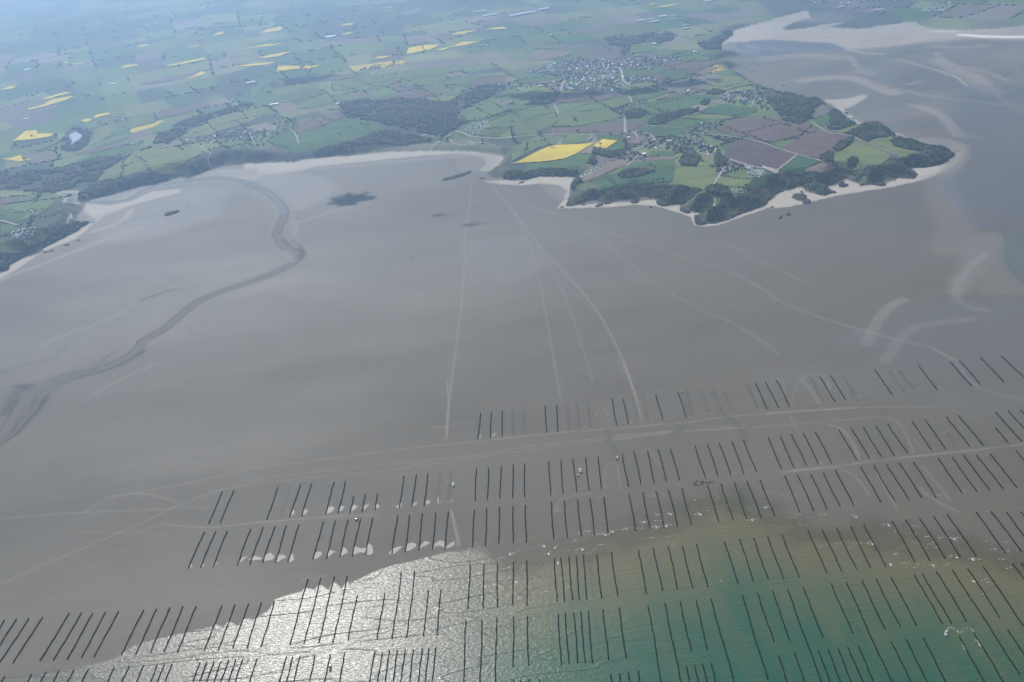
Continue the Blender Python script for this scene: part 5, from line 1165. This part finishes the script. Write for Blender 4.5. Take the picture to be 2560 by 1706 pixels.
for ti, (txt, sp) in enumerate(TOWN):
    q = tpoly(txt); g = scatter(q, sp, .85); n = len(g)
    g = g[fbm(g[:, 0]/60, g[:, 1]/60, 2) > .33]; z = terrain(g); VW, FW, VR, FR, mi = [], [], [], [], []
    for (x, y), zz in zip(g, z):
        s_ = random.uniform(.85, 1.3)*(1 if sp < 30 else 1.25); a, r = house_geo(7.5*s_, 11*s_, 3.6*s_, 2.8*s_); t = base_a+random.choice((0, PI/2))+random.gauss(0, .2); c_, s2 = math.cos(t), math.sin(t)
        for M_, VV, FF in ((a, VW, FW), (r, VR, FR)):
            b = len(VV); VV += [(x+p[0]*c_-p[1]*s2, y+p[0]*s2+p[1]*c_, zz+p[2]) for p in M_.v]; FF += [tuple(b+i for i in f) for f in M_.f]
        mi += [random.choices((0, 1, 2, 3), (5, 6, .6, 2.0))[0]]*10  # white roofs also put sun glints on slate into the roof colour
    o = mesh_obj('distant_houses', VW, FW, WALLS[0]); tag(o, kind='stuff')
    r_ = mesh_obj('distant_roofs', VR, FR, ROOFS[0]); tag(r_, kind='stuff')
    for m_ in ROOFS[1:]: r_.data.materials.append(m_)
    r_.data.polygons.foreach_set('material_index', np.array(mi, np.int32))
    if ti in (0, 1, 2, 3, 4, 6, 7, 8, 13, 14):   # garden greenery between them
        gg = scatter(q, sp*.9, .7); V, F = lumps(np.column_stack([gg, terrain(gg)-.3]), 3.4, 2.6, ICO0, .35, .3); o = np_mesh('garden_trees', V, F, CROWN_DARK); tag(o, kind='stuff')

# big pale sheds, each a thing
SHEDS = [('S 168,968', 70, 30, .3, 'large white shed in the fields beyond the river'), ('S 255,936', 14, 12, 0, 'left white silo beyond the large white shed'), ('S 275,934', 14, 12, 0, 'right white silo beyond the large white shed'), ('S 335,937', 8, 8, 0, 'tiny white hut right of the silos'),
 ('S 685,345', 120, 60, .3, 'long white factory far off near the small yellow field'), ('T 1380,158', 90, 60, .2, 'white glasshouse farthest right of the far group'), ('T 1175,198', 90, 45, .2, 'leftmost white glasshouse of the far group'), ('T 1300,207', 110, 50, .2, 'long white glasshouse in the middle of the far group'),
 ('T 1265,186', 70, 40, .2, 'small white glasshouse behind the far group'), ('T 1480,148', 60, 30, .2, 'thin white glasshouse right behind the group'), ('T 1595,243', 110, 16, .5, 'long thin white barn near the estuary wood'), ('T 1597,268', 40, 20, .2, 'small white barn below the long thin one'),
 ('T 10,150', 100, 60, .3, 'white warehouse at the left end of the far industrial park'), ('T 100,133', 150, 70, .3, 'big white warehouse in the middle of the far industrial park'), ('T 175,120', 130, 60, .3, 'white warehouse at the right end of the far industrial park'), ('T 280,92', 110, 60, .3, 'white warehouse above the far industrial park'),
 ('T 320,76', 60, 40, .3, 'small white warehouse topmost in the far park'), ('S 2145,148', 170, 50, .3, 'isolated white warehouse left of the far park'), ('S 2060,112', 150, 40, .3, 'pale warehouse beside the far town'), ('T 1820,12', 160, 60, .2, 'white shed at the top edge of the view'),
 ('T 820,710', 34, 12, .1, 'white hall in the middle of the town'), ('T 255,797', 60, 16, .5, 'long white shed left of the town'), ('T 1160,520', 70, 12, .1, 'long pale hall on the far edge of the town'), ('T 1300,412', 40, 18, .9, 'pale farm shed in the field beyond the town'), ('T 345,325', 50, 25, .8, 'white farm shed beyond the brown field'),
 ('S 750,957', 20, 14, .3, 'white house at the corner of the big wood'), ('T 1072,1270', 14, 8, 1.2, 'white marquee beside the yellow field'), ('X 715,182', 34, 12, 1.15, 'long grey barn by the road above the yellow fields'), ('X 1440,200', 22, 14, .1, 'flat pink roofed hall in the headland village'),
 ('X 2185,445', 12, 10, .1, 'white dome tent in the clifftop camp'), ('X 1210,320', 20, 12, 1.0, 'pale barn below the farm'), ('U 660,75', 70, 30, .2, 'white building on the far estuary shore'), ('U 1005,101', 110, 30, .1, 'pale shed in the fields across the estuary'), ('U 1437,101', 60, 30, .1, 'white house group on the far right shore'), ('U 1575,103', 60, 30, .1, 'white building on the far right shore'),
 ('U 640,10', 80, 30, .1, 'white building at the top edge across the estuary'), ('S 1540,1252', 60, 3, .1, 'low white wall at the sand pit behind the dunes'), ('R 255,642', 60, 40, .2, 'white shed on the far left plain'), ('R 242,1097', 50, 26, .2, 'white farm building at the left edge'), ('R 1035,776', 60, 26, .2, 'white farm building on the left plain'), ('R 2310,765', 90, 30, .4, 'white sheds of a farm on the left plain'), ('Y 1538,278', 9, 7, .2, 'small white house in the wood on the point'), ('Y 1455,295', 14, 6, .2, 'low pale house in the wood on the point')]
for txt, L, W_, a, lab in SHEDS:
    if L > 45: L, W_ = L*.6, W_*.55
    c = tpoly(txt)[0]; silo = 'silo' in lab or 'dome' in lab; e = empty('silo' if silo else 'warehouse', (c[0], c[1], terrain(np.array([c]))[0]), a)
    h = 4.5 if L < 40 else 8
    rm = ROOFS[3] if 'grey' not in lab and 'pink' not in lab else (ROOFS[1] if 'grey' in lab else simple('pink_roof', (.6, .42, .36), .8, .1))
    if silo:
        MB().cyl((0, 0, -2), (0, 0, h), W_/2, W_/2, 16).make('wall', WALLS[0], e); MB().cyl((0, 0, h), (0, 0, h+3), W_/2+.3, .8, 16).make('roof', rm, e)
    else:
        aa, rr_ = house_geo(W_, L, h, W_*.10, .6); aa.make('wall', WALLS[0], e); rr_.make('roof', rm, e)
        e.rotation_euler = (0, 0, a+PI/2)
    tag(e, lab, 'silo' if silo else 'building')

# caravans and mobile homes
CARB = simple('caravan_shell', (0.74, 0.74, 0.72), .4, .06, 1, .5)
def make_caravan(w, l):
    e = empty('caravan', (0, 0, 0)); MB().box(-w/2, w/2, -l/2, l/2, .5, 2.9, .9, .94).make('body', CARB, e)
    MB().box(-w*.46, w*.46, -l*.475, l*.475, 2.902, 3.02, .9, .92).make('roof', ROOFS[3], e)
    wn = MB()
    for s in (-1, 1): wn.box(s*w*.49-.03, s*w*.49+.05, -l*.3, l*.25, 1.4, 2.1)
    wn.make('window', GLASS, e)
    for s in (-1, 1): MB().cyl((s*w*.47-.1, 0, .35), (s*w*.47+.1, 0, .35), .35, .35, 8).make('wheel', ROCKM, e)
    return e
CV = [make_caravan(2.4, 6), make_caravan(3.6, 9)]; cu = [False, False]
for txt, n, sp, lab, grp in (('X 610,522 700,470 850,408 830,450 720,510 640,540', 52, 6.5, 'white caravan in the park between the cove and the tan field', 'caravans between the cove and the tan field'),
    ('X 1985,640 2100,640 2150,680 2030,680', 16, 7, 'white caravan by the dark pine copse', 'caravans by the pine copse'), ('X 2130,425 2330,480 2260,535 2190,530', 36, 9, 'white mobile home in the clifftop camp', 'mobile homes of the clifftop camp'),
    ('X 1785,618 1812,620 1800,650', 4, 7, 'white caravan left of the pine copse', 'caravans left of the pine copse'), ('S 1895,1200 2000,1132 2130,1112 2150,1160 2030,1238', 52, 11, 'mobile home in the holiday park behind the bay', 'mobile homes of the holiday park'),
    ('V 70,598 140,545 335,525 340,588 180,635', 40, 14, 'white mobile home in the camp near the left edge', 'mobile homes near the left edge'), ('V 615,495 630,440 660,400 640,495', 8, 8, 'white caravan on the strip above the left beach', 'caravans above the left beach'), ('S 1930,1310 2010,1325 2000,1335 1930,1325', 12, 6, 'white camper parked on the dunes by the slipway', 'campers on the dunes')):
    for x, y in spots(tpoly(txt), sp, n):
        k = 0 if 'caravan' in lab or 'camper' in lab else 1
        if cu[k]: o = copy_deep(CV[k])
        else: o = CV[k]; cu[k] = True
        o.location = (x, y, terrain(np.array([[x, y]]))[0]+.1); o.rotation_euler = (0, 0, .5+random.choice((0, PI/2))+random.gauss(0, .1)); tag(o, lab, 'caravan', grp)

# ------------------------------------------------------------------ mussel farmers' vehicles
WHITE = simple('white_paint', (0.78, 0.78, 0.76), .35, .05, 1, .5); BLUEP = simple('blue_paint', (0.03, 0.08, 0.30), .4, .1, 1, .5); REDP = simple('red_paint', (0.42, 0.05, 0.035), .4, .1, 1, .5)
TYRE = simple('tyre', (0.018, 0.018, 0.018), .9, .2, 1, .1); STEEL = simple('deck_steel', (0.16, 0.16, 0.15), .6, .2, 1); ORANGE = simple('crate_orange', (0.5, 0.2, 0.05), .7, .2, 1)
def wheels(e, xs, ys, r, w):
    for x in xs:
        for y in ys:
            wh = MB().cyl((x-w/2, y, r), (x+w/2, y, r), r, r, 14).make('wheel', TYRE, e); s = 1 if x > 0 else -1
            MB().cyl((x+s*(w/2), y, r), (x+s*(w/2+.05), y, r), r*.5, r*.45, 10).make('rim', WHITE, wh)
def barge(px, rz, lab, s=1.0):
    c = flat(px)[0]; e = empty('amphibious_barge', (c[0], c[1], 0), rz); e.scale = (s, s, s)
    MB().prism([(-2.4, -5), (2.4, -5), (2.6, -4), (2.6, 3.2), (1.5, 5.4), (-1.5, 5.4), (-2.6, 3.2), (-2.6, -4)], .9, 2.1).make('hull', WHITE, e)
    MB().prism([(-2.1, -4.6), (2.1, -4.6), (2.2, 3), (1.2, 4.8), (-1.2, 4.8), (-2.2, 3)], 2.102, 2.2).make('deck', STEEL, e)
    cb = MB().box(-1.7, 1.7, 2.0, 4.2, 2.2, 4.4, .9, .9).make('cabin', WHITE, e); MB().box(-1.55, 1.55, 1.94, 2.04, 3.2, 3.9).make('window', GLASS, cb); MB().box(-1.9, 1.9, 1.7, 4.5, 4.4, 4.55).make('roof', WHITE, cb)
    for sx in (-2.45, 2.45): MB().box(sx-.08, sx+.08, -4.4, 2.4, 2.2, 3.1).make('rail', WHITE, e)
    cr = MB().cyl((1.2, -.5, 2.2), (1.2, -.5, 4.2), .2).cyl((1.2, -.5, 4.1), (-.6, -3.6, 4.8), .14, .1).make('crane', STEEL, e)
    for x, y in ((-1.1, -3.6), (-1.1, -2.1), (.2, -3.8), (-1.1, -.6)): MB().box(x-.55, x+.55, y-.6, y+.6, 2.2, 3.0).make('crate', WHITE if x < 0 else STEEL, e)
    wheels(e, (-2.4, 2.4), (-3.4, 2.6), .95, .7); tag(e, lab, 'work vehicle'); return e
def tractor(px, rz, lab, paint, trailer=False, s=1.0):
    c = flat(px)[0]; e = empty('tractor', (c[0], c[1], 0), rz); e.scale = (s, s, s)
    MB().box(-.55, .55, .3, 2.6, .9, 1.9, .85, .95).box(-.35, .35, 2.2, 2.7, .8, 1.4).make('bonnet', paint, e)
    MB().box(-1.0, 1.0, -1.5, .3, .8, 1.4).make('chassis', STEEL, e)
    cb = MB().box(-.85, .85, -1.3, .2, 1.4, 2.9, .88, .88).make('cab', GLASS, e); MB().box(-.95, .95, -1.4, .3, 2.9, 3.05).make('roof', WHITE, cb)
    MB().cyl((.3, 1.4, 1.9), (.3, 1.4, 2.8), .07).make('exhaust', STEEL, e)
    wheels(e, (-1.1, 1.1), (-.9,), .95, .55); wheels(e, (-.95, .95), (1.9,), .62, .4)
    if trailer:
        MB().box(-1.2, 1.2, -7.2, -2.6, .9, 1.2).box(-1.2, -1.1, -7.2, -2.6, 1.2, 1.9).box(1.1, 1.2, -7.2, -2.6, 1.2, 1.9).cyl((0, -2.6, .95), (0, -1.4, .9), .1).make('trailer', paint, e)
        MB().box(-.9, .9, -6.8, -3.2, 1.2, 2.2, .9, .95).make('load', WHITE, e); wheels(e, (-1.15, 1.15), (-5.6, -4.4), .5, .35)
    tag(e, lab, 'tractor'); return e
barge('F 1510,840', .06, 'large white amphibious mussel barge standing between two post rows')
barge('F 344,968', .15, 'white amphibious barge on the flat beside faint bare post rows', .85)
tractor('F 1488,884', 0.1, 'small dark tractor with white roof behind the large barge', STEEL, s=1.1)
tractor('F 1843,732', 2.8, 'blue tractor with trailer beside ladder like bare posts', BLUEP, True, 1.15)
tractor('B 924,76', -.3, 'red and white tractor parked at the head of a post row', REDP, False, 1.35)
tractor('Z 944,597', .3, 'tiny dark tractor alone in the middle of the bare flat', STEEL)
def boat(px, rz, lab, s=1.0, dark=False):
    c = flat(px, .4)[0]; e = empty('boat', (c[0], c[1], .3), rz); e.scale = (s, s, s)
    MB().prism([(-1.1, -4), (1.1, -4), (1.5, -1), (1.4, 2), (0, 5), (-1.4, 2), (-1.5, -1)], -.3, 1.1).make('hull', STEEL if dark else WHITE, e)
    MB().prism([(-.9, -3.6), (.9, -3.6), (1.2, -1), (1.1, 1.8), (0, 4), (-1.1, 1.8), (-1.2, -1)], 1.102, 1.16).make('deck', TYRE if dark else STEEL, e)
    cb = MB().box(-.8, .8, .6, 2.4, 1.16, 3.0, .85, .85).make('cabin', WHITE, e); MB().box(-.7, .7, .54, .62, 2.0, 2.6).make('window', GLASS, cb)
    MB().cyl((0, .2, 1.1), (0, .2, 4.4), .06).make('mast', STEEL, e); MB().box(-.25, .25, -4.5, -3.9, .1, 1.4).make('outboard_motor', TYRE, e)
    MB().box(-.5, .5, -2.8, -1.4, 1.16, 1.8).make('crate', ORANGE if dark else WHITE, e)
    tag(e, lab, 'boat'); return e
boat('B 684,1437', .12, 'dark workboat moored beside a post row in the sun glitter', 1.5, True)
boat('D 1637,1120', -.55, 'small white motorboat turning at the start of a curved wake', 1.3)

# ------------------------------------------------------------------ small clouds above the aircraft, casting the shadows on flat and fields
CLOUDM, n_, b_ = new_mat('cloud'); b_.inputs['Base Color'].default_value = (.9, .9, .9, 1); b_.inputs['Roughness'].default_value = 1
_g = n_.nodes.new('ShaderNodeTexNoise'); _g.inputs['Scale'].default_value = .02; n_.links.new(n_.nodes.new('ShaderNodeNewGeometry').outputs['Position'], _g.inputs['Vector'])
_r = n_.nodes.new('ShaderNodeMapRange'); _r.inputs[3].default_value = .82; _r.inputs[4].default_value = .95; n_.links.new(_g.outputs[0], _r.inputs[0]); n_.links.new(_r.outputs[0], b_.inputs['Base Color'])
for px, rx, ry, n in (('W 880,265', 75, 45, 26), ('W 820,300', 40, 36, 8), ('W 1675,410', 38, 16, 6), ('W 1990,492', 50, 14, 8), ('T 230,905', 130, 75, 22), ('T 1200,850', 110, 60, 16), ('T 600,895', 150, 60, 18), ('T 1640,780', 130, 60, 20), ('S 500,740', 160, 90, 20)):
    c = tpoly(px)[0]; zc = 1520.0; o3 = np.array([c[0], c[1], 0])+sd*(zc/sd[2])
    n = n*3; pts = RNG.normal(0, .46, (n, 2))*[rx, ry]; V, F = lumps(np.column_stack([pts, np.zeros(n)]), min(rx, ry)*.24, min(rx, ry)*.18, ICO2, .1, 1.0, 1.3, .2)
    o = np_mesh('cloud', V+o3, F, CLOUDM, smooth=True); tag(o, kind='structure')
finish_ground(); build_sea(); build_foam(); build_pools()

# ------------------------------------------------------------------ haze over land and sea
hm = bpy.data.materials.new('haze_air'); hm.use_nodes = True; hn = hm.node_tree; hn.nodes.clear()
pv = hn.nodes.new('ShaderNodeVolumePrincipled'); ho = hn.nodes.new('ShaderNodeOutputMaterial')
pv.inputs['Color'].default_value = HAZE_COLOR+(1,); pv.inputs['Density'].default_value = HAZE_DENSITY; pv.inputs['Anisotropy'].default_value = HAZE_ANISO
hn.links.new(pv.outputs[0], ho.inputs['Volume'])
hz_ = MB().box(-48000, 48000, -9000, 36000, -6, 1150).make('haze', hm); tag(hz_, kind='stuff')
